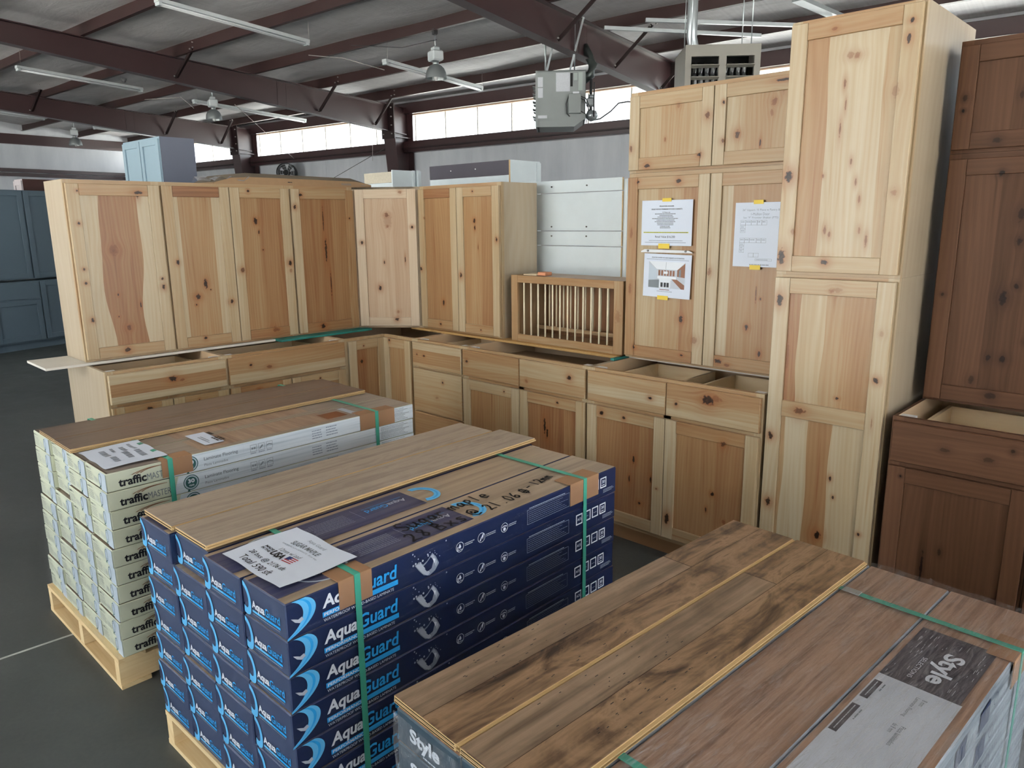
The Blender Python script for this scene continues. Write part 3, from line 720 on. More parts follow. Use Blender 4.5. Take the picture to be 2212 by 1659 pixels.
# ---- corner cabinet with a folding pair of doors
cc = empty('corner_base_cabinet', (0, 0, 0), 0, None, 'L-shaped corner base cabinet with two narrow doors meeting at the inside corner', 'cabinet', GB)
def lprism(m, z0, z1, o=0): return m.prism([(-.6, .6), (-.6, -.305), (0, -.305), (0, 0), (.305, 0), (.305, .6)], 'z', z0, z1)
m = MB(); t_ = .013
for q in ((-.6, -.594, -.305, .6), (-.6, .305, .594, .6), (-.6, -.019, -.305, -.292), (.292, .305, .019, .6)): m.box(q[0], q[1], q[2], q[3], .1, .876)
m.obj('side_panel', M_INNER, cc)
m = MB(); lprism(m, .1, .113); m.obj('bottom_panel', M_INNER, cc)
m = MB(); m.box(-.019, 0, -.305, -.285, .1, .876, bt=bt(.2)); m.box(.285, .305, 0, .019, .1, .876, bt=bt(.2)); m.box(-.019, 0, -.285, 0, .85, .876, bt=bt(.3)); m.box(0, .285, 0, .019, .85, .876, bt=bt(.3)); m.obj('face_frame', M_WOOD, cc)
m = MB(); m.box(-.085, -.07, -.305, .07, 0, .1); m.box(-.07, .305, .07, .085, 0, .1); m.obj('toe_kick', M_TOE, cc)
m = MB(); m.box(-.55, .25, .5, .58, .845, .86); m.box(-.58, -.5, -.28, .5, .845, .86); m.obj('back_stretcher', M_BLOCK, cc)
dA = door(cc, 0, .124, .275, .735, {'s': (.12, .2), 'r': (.25, .3), 'p': [(.5, .75), (.5, .45)], 'k': [(.36, .18, 11, 1.2), (.4, .05, 5)]}); dA.location = (.0205, -.285, .124); dA.rotation_euler = (0, 0, A90)
dB = door(cc, 0, .124, .275, .735, {'s': (.12, .2), 'r': (.35, .3), 'p': [(.55, .5), (.45, .55)], 'k': [(.25, .02, 9), (.5, .6, 4, 8, .5)]}); dB.location = (.012, -.0205, .124)
# ---- base run along the back (fronts face -y)
x = .305
base('drawer_base_cabinet', (x, 0, 0), 0, .4572, 'natural wood base cabinet with three stacked drawers beside the corner', group=GB,
     rails=[(.69, .72), (.41, .45)],
     fronts=[(.006, dz, .445, dh, {'p': [(.3, .15), (.55, .5), (.15, .3)], 'k': [(.1, .5, 5), (.25, .52, 6, 2)]}),
             (.006, .432, .445, .268, {'p': [(.35, .25), (.35, .3), (.3, .4)], 'k': [(.63, .22, 7), (.5, .6, 8, 2, .4)]}, False),
             (.006, .124, .445, .298, {'p': [(.5, .45), (.5, .4)]}, False)])
x += .4572
base('sink_base_cabinet', (x, 0, 0), 0, .9144, 'wide natural wood base cabinet with two false drawer fronts, cardboard inside its open top', group=GB,
     fronts=[(.008, dz, .4475, dh, {'p': [(.35, .55), (.3, .3), (.35, .4)], 'k': [(.08, .42, 8, 1.4)]}, False),
             (.459, dz, .4475, dh, {'p': [(.6, .28), (.4, .35)], 'k': [(.78, .36, 12, 1.5), (.12, .75, 9, 1.2, .55)]}, False)],
     doors=[(.008, .4475, {'s': (.15, .15), 'r': (.25, .3), 'p': [(.3, .5), (.3, .55), (.4, .45)], 'k': [(.75, .05, 5), (.8, .5, 6, 2, .7), (.85, .6, 5)]}),
            (.459, .4475, {'s': (.15, .2), 'r': (.4, .3), 'p': [(.25, .6), (.5, .75), (.25, .55)], 'k': [(.4, .3, 9, 5), (.44, .36, 8, 5), (.6, .05, 7)]})])
x += .9144
base('base_cabinet', (x, 0, 0), 0, .9144, 'natural wood two-drawer two-door base cabinet under the tall cabinet stack with papers', group=GB,
     fronts=[(.008, dz, .4475, dh, {'p': [(.42, .4), (.33, .18), (.25, .35)], 'k': [(.82, .55, 7, 2)]}),
             (.459, dz, .4475, dh, {'p': [(.45, .45), (.3, .35), (.25, .2)], 'k': [(.47, .3, 22, 1.6, .95), (.12, .58, 8, 1.1), (.55, .22, 14, 2, .5)]})],
     doors=[(.008, .4475, {'s': (.1, .12), 'r': (.3, .25), 'p': [(.45, .6), (.3, .65), (.25, .55)], 'k': [(.2, .055, 11, 1.5), (.5, .06, 9, 1.3), (.63, .4, 8, 2.5), (.58, .58, 5, 4), (.85, .53, 5, 4), (.72, .77, 9, 1.2), (.93, .6, 6, 1, .7), (.12, .95, 6)]}),
            (.459, .4475, {'s': (.12, .15), 'r': (.6, .3), 'p': [(.4, .55), (.2, .5), (.4, .65)], 'k': [(.65, .1, 11, 1.6, .85), (.56, .52, 9, 1.4), (.5, .66, 5, 3), (.06, .83, 13, 2.2), (.7, .72, 10, 1.2, .5), (.88, .88, 8, 1, .8), (.5, .93, 8)]})])
# ---- uppers, standing on boards on the base run
ZU = .8896
def pair(w): return (.006, w/2-.008), (w/2+.002, w/2-.008)
U3 = .4572
upper('upper_cabinet', (-.2916, -1.668, ZU), A90, U3, .914, 'leftmost natural wood upper cabinet with a wavy pale and brown door panel', group=GU,
      doors=[(.006, U3-.012, {'s': (.2, .12), 'r': (.42, .3), 'wavy': .014, 'p': [(.24, .02), (.55, .62), (.21, .05)],
       'k': [(.43, .37, 22, 1.25, .55), (.43, .375, 9, 1.2, .7), (.5, .83, 14, 1.2, .8), (.42, .63, 5, 2), (.4, .76, 4), (.66, .7, 4, 5), (.09, .22, 7), (.08, .475, 6), (.08, .555, 7), (.1, .77, 8, 1.6), (.93, .555, 6), (.935, .605, 8, 2), (.11, .04, 6), (.76, .045, 9, 3), (.44, .965, 12, 1.4)]})])
a, b = pair(.762)
upper('upper_cabinet', (-.2916, -1.2108, ZU), A90, .762, .914, 'two-door natural wood upper cabinet under the flat cardboard carton', group=GU,
      doors=[(*a, {'s': (.25, .12), 'r': (.75, .4), 'p': [(.1, .1), (.72, .42), (.18, .12)], 'k': [(.40, .68, 14, 1.2), (.53, .6, 12, 2.4), (.36, .73, 5), (.13, .46, 9, 1.6), (.9, .73, 9, 1.5), (.43, .95, 8, 1.3), (.6, .64, 4)]}),
             (*b, {'s': (.15, .1), 'r': (.3, .65), 'p': [(.42, .52), (.13, .55), (.45, .6)], 'k': [(.41, .21, 13, 1.8), (.45, .28, 5, 3), (.3, .02, 8), (.11, .53, 13, 1.4, .8), (.94, .5, 13, 1.5), (.94, .55, 9, 1.5, .5), (.6, .95, 14, 1.8, .7), (.5, .4, 4)]})])
upper('upper_cabinet', (-.2916, -.4488, ZU), A90, U3, .914, 'natural wood upper cabinet with a long dark crack down its door, beside the corner', group=GU,
      doors=[(.006, U3-.012, {'s': (.1, .4), 'r': (.35, .6), 'p': [(.52, .66), (.16, .72), (.32, .6)], 'k': [(.52, .42, 9, 9), (.5, .2, 4, 20), (.57, .66, 4, 22), (.05, .12, 9, 1.6), (.38, .965, 16, 1.4), (.92, .2, 6), (.15, .04, 10, 1.5)]})])
# diagonal corner upper
cw = empty('corner_upper_cabinet', (-.2916, .0085, ZU), 0, None, 'pale diagonal corner upper cabinet with an oval knot on its door', 'cabinet', GU)
PC = [(0, 0), (-.305, 0), (-.305, .60), (.335, .60), (.335, .288)]
M_PINKB = wood('pale_corner_wood', (), PINK)
for nm, za, zb, mt in (('bottom_panel', 0, .013, M_INNER), ('top_panel', .901, .914, M_BODY)):
    m = MB(); m.prism(PC, 'z', za, zb); m.obj(nm, mt, cw)
for p_, q_ in ((0, 1), (3, 4), (1, 2), (2, 3)):
    m = MB(); A_, B_ = PC[p_], PC[q_]; m.bar((A_[0], A_[1], .457), (B_[0], B_[1], .457), .013, .888); m.obj('side_panel', M_BODY, cw)
ang = math.atan2(.288, .335); wd = math.hypot(.288, .335)
fr = empty('front', (0, 0, 0), ang, cw)
for q in ((0, .035, 0, .914), (wd-.035, wd, 0, .914), (.035, wd-.035, .88, .914), (.035, wd-.035, 0, .034)):
    m = MB(); m.box(q[0], q[1], 0, .019, q[2], q[3], bt=bt(.12)); m.obj('face_frame', M_PINKB, fr)
dd = door(cw, 0, .012, wd-.044, .885, {'s': (.1, .1), 'r': (.15, .18), 'p': [(.2, .45), (.45, .35), (.35, .42)],
          'k': [(.52, .18, 15, 1.1, .75), (.53, .26, 9, 1.1, .6), (.53, .22, 30, 1.9, .25), (.09, .38, 9, 1.4), (.93, .27, 8, 1.3), (.36, .71, 10, 2), (.65, .89, 9, 1.2, .5), (.62, .95, 10, 1.6), (.45, .52, 4, 3), (.8, .5, 3, 9), (.75, .02, 9, 1.5, .6)]}, pal=PINK)
dd.location = (.022*math.cos(ang)+.0225*math.sin(ang), .022*math.sin(ang)-.0225*math.cos(ang), .014); dd.rotation_euler = (0, 0, ang)
a, b = pair(.745)
upper('upper_cabinet', (.0455, .2966, ZU), 0, .745, .914, 'two-door natural wood upper cabinet right of the corner, showing its plain side', group=GU,
      doors=[(*a, {'s': (.2, .15), 'r': (.7, .4), 'p': [(.48, .6), (.52, .55)], 'k': [(.6, .8, 10, 2.2), (.03, .57, 11, 1.3), (.52, .965, 8), (.15, .2, 5, 1.5, .5)]}),
             (*b, {'s': (.12, .2), 'r': (.3, .35), 'p': [(.6, .5), (.4, .62)], 'k': [(.42, .22, 11, 1.6), (.43, .27, 7, 2.5), (.08, .6, 11, 1.8), (.95, .35, 8, 2), (.4, .03, 6), (.5, .4, 3, 9, .8), (.55, .97, 5)]})])
# tall stack
xs = 1.684; a, b = pair(.914)
upper('upper_cabinet', (xs, .2966, ZU), 0, .914, .914, 'large two-door natural wood upper cabinet with price papers taped on', group=GU,
      doors=[(*a, {'s': (.55, .15), 'r': (.35, .6), 'p': [(.34, .22), (.42, .32), (.24, .5)], 'k': [(.64, .03, 11, 1.5), (.13, .025, 7, 1.6), (.72, .76, 12, 1.6), (.9, .87, 16, 1.3, .5), (.13, .95, 7, 2), (.75, .96, 5, 2), (.8, .55, 6, 3, .6), (.06, .3, 8, 4, .5), (.06, .62, 8, 4, .5)]}),
             (*b, {'s': (.1, .2), 'r': (.4, .45), 'p': [(.16, .1), (.3, .5), (.54, .48)], 'k': [(.47, .77, 9, 1.6), (.62, .9, 8, 2), (.18, .965, 12, 1.6), (.28, .98, 8, 2, .7), (.55, .6, 3, 16, .9), (.03, .5, 10, 2, .6), (.6, .62, 5), (.35, .2, 12, 2.5, .5)]})])
upper('upper_cabinet', (xs, .2966, ZU+.915), 0, .914, .373, 'short two-door natural wood cabinet on top of the tall stack', group=GU,
      doors=[(*a, {'s': (.15, .1), 'r': (.3, .4), 'p': [(.35, .25), (.4, .38), (.25, .3)], 'k': [(.94, .36, 12, 1.6, .8), (.03, .7, 8, 2, .8), (.24, .95, 11, 1.5), (.87, .85, 9, 1.6), (.6, .18, 9, 1.5, .4), (.45, .6, 5, 2, .6)]}),
             (*b, {'s': (.1, .2), 'r': (.3, .3), 'p': [(.25, .2), (.4, .45), (.35, .35)], 'k': [(.26, .62, 13, 1.5, .9), (.62, .27, 14, 1.3, .6), (.6, .4, 8, 2, .5), (.1, .22, 6, 1.5), (.11, .7, 8, 1.5, .8), (.7, .05, 6, 7), (.5, .75, 4, 5)]})])
# pantry: two stacked tall units
xp = 2.599; wp = .455
def tall(name, z0, h, label, sp):
    c = empty(name, (xp, .015, z0), 0, None, label, 'cabinet', 'stacked pantry cabinets')
    carcass(c, wp, .61, .1 if z0 == 0 else 0, h, True)
    face_frame(c, wp, .1 if z0 == 0 else 0, h, [(h-.038, h), ((.1 if z0 == 0 else 0), (.138 if z0 == 0 else .038))], [], M_WOOD)
    zz = .115 if z0 == 0 else .012
    door(c, .006, zz, wp-.012, h-zz-.012, sp, sw=.06)
    if z0 == 0: m = MB(); m.box(0, wp, .07, .085, 0, .1); m.obj('toe_kick', M_TOE, c)
    return c
tall('pantry_cabinet', 0, 1.368, 'lower tall pantry cabinet whose door has a middle rail', {'mid': .42, 's': (.12, .1), 'r': (.3, .3),
     'p': [(.14, .75), (.3, .22), (.22, .35), (.34, .45)], 'p2': [(.05, .4), (.3, .04), (.28, .55), (.37, .1)], 'wavy': .004,
     'k': [(.05, .07, 13, 2), (.5, .035, 9, 1.3, .5), (.92, .29, 10, 1.4), (.3, .42, 13, 2, .8), (.05, .52, 11, 1.6), (.07, .75, 12, 1.6), (.55, .82, 15, 1.5), (.62, .36, 6, 1), (.62, .62, 5, 2.5), (.66, .68, 4, 2), (.9, .78, 6), (.55, .03, 10, 1.6, .4), (.16, .25, 5, 12, .5), (.93, .15, 8, 1.5, .3), (.92, .42, 3, 9, .5)]})
tall('pantry_cabinet', 1.3685, .917, 'upper pantry cabinet with jagged reddish mineral streaks on its pale door', {'s': (.1, .2), 'r': (.42, .25), 'wavy': .005,
     'p': [(.27, .45), (.6, .08), (.13, .3)],
     'k': [(.06, .6, 17, 1.6), (.04, .94, 16, 2), (.93, .06, 7, 1.3), (.92, .12, 7, 2.5), (.92, .68, 10, 1.4, .45), (.42, .955, 11, 1.5), (.47, .25, 5, 4, .7), (.46, .42, 4, 9, .75), (.49, .33, 3, 9, .7), (.55, .15, 12, 1, .6), (.5, .145, 12, 1.2, .5), (.57, .55, 4, 4, .75), (.62, .63, 4, 4, .7), (.66, .7, 4, 4, .65), (.4, .82, 6, 3, .7), (.44, .84, 5, 3, .7), (.68, .82, 5, 3, .6), (.74, .86, 5, 5, .7), (.35, .6, 4, 2, .7), (.13, .83, 8, 2, .5), (.36, .04, 8, 1.6, .6), (.86, .3, 12, 2, .35)]})
# ---- plate rack
pr = empty('plate_rack', (.858, .30, ZU), 0, None, 'open natural wood plate rack with two rows of pale dowels', 'plate rack')
W_, H_ = .802, .385
for q in ((0, .05), (W_-.06, W_)):
    m = MB(); m.box(q[0], q[1], 0, .019, 0, H_, c=.0015, bt=bt(.42)); m.obj('stile', wood('rack_stile', [(.77, .2, .02, 2, .35)]), pr)
for q in ((0, .042), (H_-.042, H_)):
    m = MB(); m.box(.05, W_-.06, 0, .019, q[0], q[1], c=.0015, bt=bt(.42, 1)); m.obj('rail', M_WOOD, pr)
for q in ((0, .013), (W_-.013, W_)):
    m = MB(); m.box(q[0], q[1], .019, .30, 0, H_, bt=bt(.4)); m.obj('side_panel', M_WOOD, pr)
m = MB(); m.box(.013, W_-.013, .019, .3, 0, .013, bt=bt(.45)); m.obj('bottom_panel', M_WOOD, pr)
m = MB(); m.box(.013, W_-.013, .019, .3, H_-.02, H_-.006, bt=bt(.45)); m.obj('top_panel', M_WOOD, pr)
m = MB(); m.box(.013, W_-.013, .292, .3, .013, H_-.02, bt=bt(.75)); m.obj('back_panel', M_WOOD, pr)
m = MB(); m.box(.013, W_-.013, .2, .215, .05, .072, bt=bt(.3, 1)); m.obj('inner_rail', M_WOOD, pr)
m = MB(); m.box(.013, W_-.013, .2, .215, H_-.06, H_-.02, bt=bt(.3, 1)); m.obj('inner_rail', M_WOOD, pr)
M_DOWEL = grain('dowel_birch', ['e9d9b6', 'f0e2c4', 'e0caa2'], 'X', 10, 10, .5)
dm = MB().tube([(0, 0, .042), (0, 0, H_-.042)], .005, 8).mesh('dowel', [M_DOWEL]); dm2 = MB().tube([(0, 0, .07), (0, 0, H_-.05)], .005, 8).mesh('dowel', [M_DOWEL])
for k in range(12): link('dowel', dm, pr, (.095+k*(W_-.2)/11, .01, 0))
for k in range(11): link('dowel', dm2, pr, (.12+k*(W_-.2)/11, .207, 0))
# orange shim and its packing on the rack
m = MB(); m.rbox(1.03, 1.09, .34, .40, ZU+H_, ZU+H_+.02, .003); tag(m.obj('wood_block', plain('orange_block', 'c98a66', .7)), 'small orange block lying on top of the plate rack', 'block')
m = MB(); m.box(.93, 1.03, .33, .41, ZU+H_, ZU+H_+.006); tag(m.obj('wood_shim', plain('pale_shim', 'd9c6a4', .7)), 'thin pale strip lying on top of the plate rack beside the orange block', 'strip')

# ---- boards and strips under the uppers
M_PB = plain('particle_board', 'b58f58', .8, 0, .3, 220)
M_PBW = plain('white_board_face', 'd8d3c8', .6)
M_GREEN = plain('teal_edged_board', '2b7d75', .5)
m = MB(); m.box(-.05, 1.675, .262, .60, .8765, .889); tag(m.obj('particle_board', M_PB), 'long raw particle board under the plate rack and the upper cabinets', 'board')
m = MB(); m.box(-.598, -.262, -1.86, -.62, .8768, .8888, mats=(0, 0, 0, 0, 0, 0)); tag(m.obj('shelf_board', M_PBW), 'pale shelf board poking out under the leftmost upper cabinet', 'board')
m = MB(); m.box(-.59, -.20, -.615, .05, .8765, .8885); tag(m.obj('green_board', M_GREEN), 'teal-edged board under the cracked-door upper cabinet', 'board')
m = MB(); m.box(1.66, 1.682, .20, .55, .878, .889); tag(m.obj('green_strip', M_GREEN), 'short teal strip between the plate rack and the tall stack', 'strip')
m = MB(); m.box(1.684, 2.594, .33, .60, .8765, .889); tag(m.obj('support_board', M_PBW), 'board carrying the tall cabinet stack, mostly hidden', 'board')
M_CARD = plain('corrugated_cardboard', '977a5b', .75, 0, .08, 30)
m = MB(); m.poly([(.80, .06, .80), (1.45, .28, .80), (1.45, .30, .72), (.80, .1, .72)]); m.poly([(.80, .06, .802), (1.45, .28, .802), (1.42, .55, .79), (.80, .5, .79)]); m.prism([(.79, .07), (1.3, .25), (1.3, .5), (.79, .5)], 'z', .76, .79)
tag(m.obj('cardboard_sheet', M_CARD), 'cardboard packing inside the wide base cabinet', 'cardboard')
m = MB(); m.rbox(1.2, 1.64, .2, .5, .74, .765, .004); tag(m.obj('white_packing_slab', M_PBW), 'white packing slab lying inside the wide base cabinet', 'packing')
# flat carton on the uppers
M_CARDD = plain('grey_cardboard_top', '6f6455', .75, 0, .1, 14)
fc = empty('flat_carton', (0, 0, 0), 0, None, 'long flat cardboard carton lying on top of the left upper cabinets', 'carton')
m = MB()
z0 = ZU+.9145; prof = [(-.9, .01), (-.80, .055), (-.68, .068), (.05, .06), (.17, .03)]
n0 = len(m.v)
for y_, h_ in prof: m.v += [(-.30, y_, z0), (-.30, y_, z0+h_*.62), (-.36, y_, z0+h_), (-.59, y_, z0+h_), (-.59, y_, z0)]
for i in range(len(prof)-1):
    q = n0+5*i
    for j in range(4): m.face((q+j, q+5+j, q+6+j, q+1+j), 1 if j in (1, 2) else 0)
m.face((n0, n0+1, n0+2, n0+3, n0+4), 0); q = n0+5*(len(prof)-1); m.face((q+4, q+3, q+2, q+1, q), 0)
m.obj('carton_body', [M_CARD, M_CARDD], fc)
# crumpled film at its end, print on its side
def film(name, tint=(1, 1, 1), gloss=.35, scale=18, rough=.16, stretch=(1, 1, 1), bump=.6, base=.05, diff=.45, rot=0):
    t = NT(name); t.t.nodes.remove(t.b); co = t.objco()
    mp = t.n('ShaderNodeMapping'); mp.inputs['Scale'].default_value = stretch; mp.inputs['Rotation'].default_value = (0, 0, rot); t.l(co, mp.inputs[0])
    n1 = t.noise(mp.outputs[0], scale, 5, .6, 1.0)
    b = t.n('ShaderNodeBump'); b.inputs['Strength'].default_value = bump; b.inputs['Distance'].default_value = .02; t.l(n1, b.inputs['Height'])
    tr = t.n('ShaderNodeBsdfTransparent'); tr.inputs[0].default_value = (*tint, 1)
    g0_ = t.n('ShaderNodeBsdfGlossy'); g0_.inputs['Roughness'].default_value = rough; t.l(b.outputs[0], g0_.inputs['Normal'])
    df = t.n('ShaderNodeBsdfDiffuse'); df.inputs[0].default_value = (.75, .77, .8, 1); t.l(b.outputs[0], df.inputs['Normal'])  # pale diffuse share paints highlights onto the film's wrinkles
    gl = t.n('ShaderNodeMixShader'); gl.inputs[0].default_value = diff; t.l(g0_.outputs[0], gl.inputs[1]); t.l(df.outputs[0], gl.inputs[2])
    lw = t.n('ShaderNodeLayerWeight'); lw.inputs[0].default_value = .25; t.l(b.outputs[0], lw.inputs['Normal'])
    rid = t.n('ShaderNodeMapRange'); rid.inputs[1].default_value = .5; rid.inputs[2].default_value = .72; t.l(n1, rid.inputs[0])
    f = t.math('ADD', base, t.math('MULTIPLY', t.math('ADD', lw.outputs[0], t.math('MULTIPLY', rid.outputs[0], .6)), gloss))
    f = t.math('MINIMUM', f, .8)
    m_ = t.n('ShaderNodeMixShader'); t.l(f, m_.inputs[0]); t.l(tr.outputs[0], m_.inputs[1]); t.l(gl.outputs[0], m_.inputs[2]); t.l(m_.outputs[0], t.out.inputs[0]); return t.mat
M_FILM = film('crumpled_film', gloss=.8, scale=40, base=.12)
m = MB(); random.seed(3)
for i in range(9):
    for j in range(5): m.v.append((-.29-.03*j+random.uniform(-.01, .01), -.97+.035*i, z0+.012+random.uniform(0, .032)))
for i in range(8):
    for j in range(4): q = i*5+j; m.face((q, q+1, q+6, q+5))
m.obj('crumpled_wrap', M_FILM, fc)

# ---- dark stained set on the right
def dk(k, **kw): d = {'s': (.2, .25), 'r': (.35, .35), 'p': [(.35, .35), (.3, .5), (.35, .4)], 'k': k}; d.update(kw); return d
GD = 'dark stained cabinets right of the pantry'
xd = 3.082
base('dark_base_cabinet', (xd, .0, 0), 0, .4572, 'dark brown stained base cabinet with a pale open drawer, right of the pantry', pal=DARK, group=GD, body=M_WOODD,
     fronts=[(.008, dz, .441, dh, {'p': [(1, .3)], 'k': [(.4, .5, 8, 2, .5), (.7, .55, 9, 2, .5), (.85, .25, 7, 1.2, .7)]})],
     doors=[(.008, .441, dk([(.33, .65, 5, 16, .9), (.45, .5, 6, 2.5, .7), (.1, .06, 4)]))])
base('dark_base_cabinet', (xd+.459, .0, 0), 0, .4572, 'dark brown stained base cabinet cut by the right picture edge', pal=DARK, group=GD, body=M_WOODD,
     fronts=[(.008, dz, .441, dh, {'p': [(1, .3)]})], doors=[(.008, .441, dk([]))])
upper('dark_upper_cabinet', (xd+.014, .2966, .8896), 0, .4572, .914, 'tall dark brown stained upper cabinet with a knotty door, right of the pantry', pal=DARK, group=GD, body=M_WOODD,
      doors=[(.006, .445, dk([(.55, .22, 12, 2, .7), (.56, .32, 10, 1.6, .7), (.5, .55, 13, 2, .85), (.58, .5, 8, 1.6, .8), (.45, .8, 8, 2, .8), (.55, .8, 10, 1.6, .85), (.7, .72, 7), (.5, .96, 13, 1.4, .7), (.38, .06, 8), (.06, .55, 6, 1.3, .7), (.35, .9, 9, 2, .6)]))])
upper('dark_upper_cabinet', (xd+.014, .2966, .8896+.915), 0, .4572, .381, 'short dark brown stained cabinet on top, in the upper right corner', pal=DARK, group=GD, body=M_WOODD,
      doors=[(.006, .445, dk([(.06, .5, 8, 1.5, .7), (.45, .5, 7, 2, .6), (.32, .93, 10, 1.5, .7), (.06, .62, 5)]))])
for zz, hh, lab in ((.8896, .914, 'neighbouring tall dark brown upper cabinet past the right picture edge'), (1.8046, .381, 'neighbouring short dark brown cabinet past the right picture edge')):
    upper('dark_upper_cabinet', (xd+.473, .2966, zz), 0, .4572, hh, lab, pal=DARK, group=GD, body=M_WOODD, doors=[(.006, .445, dk([]))])

# ---- displays behind: white cabinet backs, blue-grey kitchen
M_WPAN = plain('white_painted_panel', 'dbe4e6', .5)
M_WEDGE = plain('raw_panel_edge', 'b59a72', .7)
M_BLK = plain('black_panel', '3a3540', .5)
M_SCREW = plain('screw_head', '5a5a58', .4, .6)
wd_ = empty('white_cabinet_back', (.42, .66, .89), 0, None, 'white cabinet backs made of wide boards, behind the plate rack', 'cabinet back')
for za, zb in ((0, .54), (.545, .628), (.633, .85), (.855, .925)):
    m = MB(); m.box(0, .96, 0, .014, za, zb, mats=(1, 1, 0, 0, 1, 1)); m.obj('back_board', [M_WPAN, M_WEDGE], wd_)
m = MB(); m.box(.955, .985, .015, .33, 0, .915); m.obj('side_panel', M_WPAN, wd_)
m = MB(); m.box(0, .985, 0, .33, -.89, 0); m.obj('base_body', M_WPAN, wd_)
sc = MB().tube([(0, -.004, 0), (0, .002, 0)], .005, 8).mesh('screw', [M_SCREW])
for xx in (.44, .71):
    for zz in (.6, .655, .89): link('screw', sc, wd_, (xx, 0, zz))
# white wall cabinet with a black strip, above
wc = empty('white_wall_cabinet', (-.72, 1.03, 1.0), 0, None, 'white cabinet back with a black strip, seen above the two-door upper cabinet', 'cabinet back')
m = MB(); m.box(0, .86, 0, .014, .9, 1.0, mats=(1, 1, 0, 0, 0, 0)); m.obj('black_strip', [M_BLK, M_WEDGE], wc)
m = MB(); m.box(0, .86, .002, .014, 0, .898); m.obj('back_board', M_WPAN, wc)
m = MB(); m.box(.86, .875, 0, .31, 0, 1.0, mats=(1, 0, 1, 0, 0, 0)); m.obj('side_panel', [M_WPAN, M_WEDGE], wc)
m = MB(); m.box(.875, .885, .27, .31, 0, .99); m.obj('edge_strip', M_WPAN, wc)
for xx in (.25, .52): link('screw', MB().tube([(0, -.003, 0), (0, .002, 0)], .005, 8).mesh('screw', [M_BOLT]), wc, (xx, 0, .955))
w2_ = empty('white_wall_cabinet', (-1.55, 1.0, 1.0), 0, None, 'white cabinet with a raw wood strip on its back, left of the black strip', 'cabinet back')
m = MB(); m.box(0, .38, 0, .014, .9, .985); m.obj('raw_strip', plain('raw_osb_strip', 'c3bba8', .8, 0, .2, 60), w2_)
m = MB(); m.box(0, .38, .002, .014, 0, .898); m.obj('back_board', M_WPAN, w2_)
m = MB(); m.box(.38, .395, 0, .3, 0, .998); m.obj('side_panel', M_WPAN, w2_)
m = MB(); m.box(.396, .41, .2, .22, 0, 1.0); m.box(.396, .43, .24, .26, 0, 1.0); m.obj('loose_filler', M_WPAN, w2_)

BLUEG = [(0, '5a6a74'), (.5, '50606a'), (1, '465660')]
LBLUE = [(0, 'a9bdc6'), (.5, '9fb4be'), (1, '93a9b4')]
def paintm(name, c): return plain(name, c, .45, 0, .04, 3)
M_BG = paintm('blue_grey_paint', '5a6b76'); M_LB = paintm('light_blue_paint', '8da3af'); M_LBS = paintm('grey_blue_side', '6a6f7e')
def pdoor(parent, x0, z0, w, h, mat, y=0, sw=.06):
    d = empty('door', (x0, y-T, z0), 0, parent)
    for xa in (0, w-sw): m = MB(); m.box(xa, xa+sw, 0, T, 0, h, c=.0015); m.obj('stile', mat, d)
    for za in (0, h-sw): m = MB(); m.box(sw, w-sw, 0, T, za, za+sw, c=.0015); m.obj('rail', mat, d)
    m = MB(); m.box(sw-.003, w-sw+.003, .015, T, sw-.003, h-sw+.003); m.obj('panel', mat, d)
def pcab(name, loc, rz, w, h, d, lab, mat, side, doors, drawers=(), z0=0, group=None):
    c = empty(name, loc, rz, None, lab, 'cabinet', group)
    m = MB(); m.box(0, w, .0, d, z0, h, mats=(1, 1, 0, 1, 1, 1)); m.obj('body', [mat, side], c)
    for q in doors: pdoor(c, *q, mat)
    for x0, zz, ww, hh in drawers:
        dr = empty('drawer', (x0, -T, zz), 0, c); m = MB(); m.box(0, ww, 0, T, 0, hh, c=.002); m.obj('drawer_front', mat, dr)
        m = MB(); m.box(.05, ww-.05, -.001, 0, .04, hh-.04); m.obj('drawer_inset', side, dr)
    if z0: m = MB(); m.box(0, w, .06, .08, 0, z0); m.obj('toe_kick', side, c)
    return c
# blue-grey kitchen behind, on the left
GBG = 'blue-grey display cabinets at the left picture edge'
g0 = Vector((-7.33, -.12, 0)); rb = math.radians(106)
def along(t): return g0 + Vector((math.cos(rb), math.sin(rb), 0))*t
pcab('blue_base_cabinet', along(-.62), rb, .62, .88, .58, 'blue-grey base cabinet with a drawer above a door, left picture edge', M_BG, M_BG, [(.01, .12, .6, .52)], [(.01, .66, .6, .2)], .1, GBG)
pcab('blue_base_cabinet', along(0), rb, .62, .88, .58, 'blue-grey base cabinet with one tall door, behind the leftmost natural cabinet', M_BG, M_BG, [(.01, .12, .44, .75)], [], .1, GBG)
pcab('blue_base_cabinet', along(-1.5), rb, .86, .88, .58, 'blue-grey base cabinet mostly past the left picture edge', M_BG, M_BG, [(.01, .12, .4, .52), (.43, .12, .4, .52)], [(.01, .66, .84, .2)], .1, GBG)
off = Vector((math.cos(rb+A90), math.sin(rb+A90), 0))*.1
pcab('blue_upper_cabinet', along(-.56)+off+Vector((0, 0, .905)), rb, .56, 1.12, .33, 'tall blue-grey upper cabinet with one door, left picture edge', M_BG, M_BG, [(.01, .01, .54, 1.1)], group=GBG)
pcab('blue_upper_cabinet', along(0)+off+Vector((0, 0, .905)), rb, .6, 1.12, .33, 'tall blue-grey upper cabinet half hidden by the leftmost natural cabinet', M_BG, M_BG, [(.01, .01, .4, 1.1)], group=GBG)
pcab('blue_upper_cabinet', along(-1.17)+off+Vector((0, 0, .905)), rb, .6, 1.12, .33, 'tall blue-grey upper cabinet past the left picture edge', M_BG, M_BG, [(.01, .01, .58, 1.1)], group=GBG)
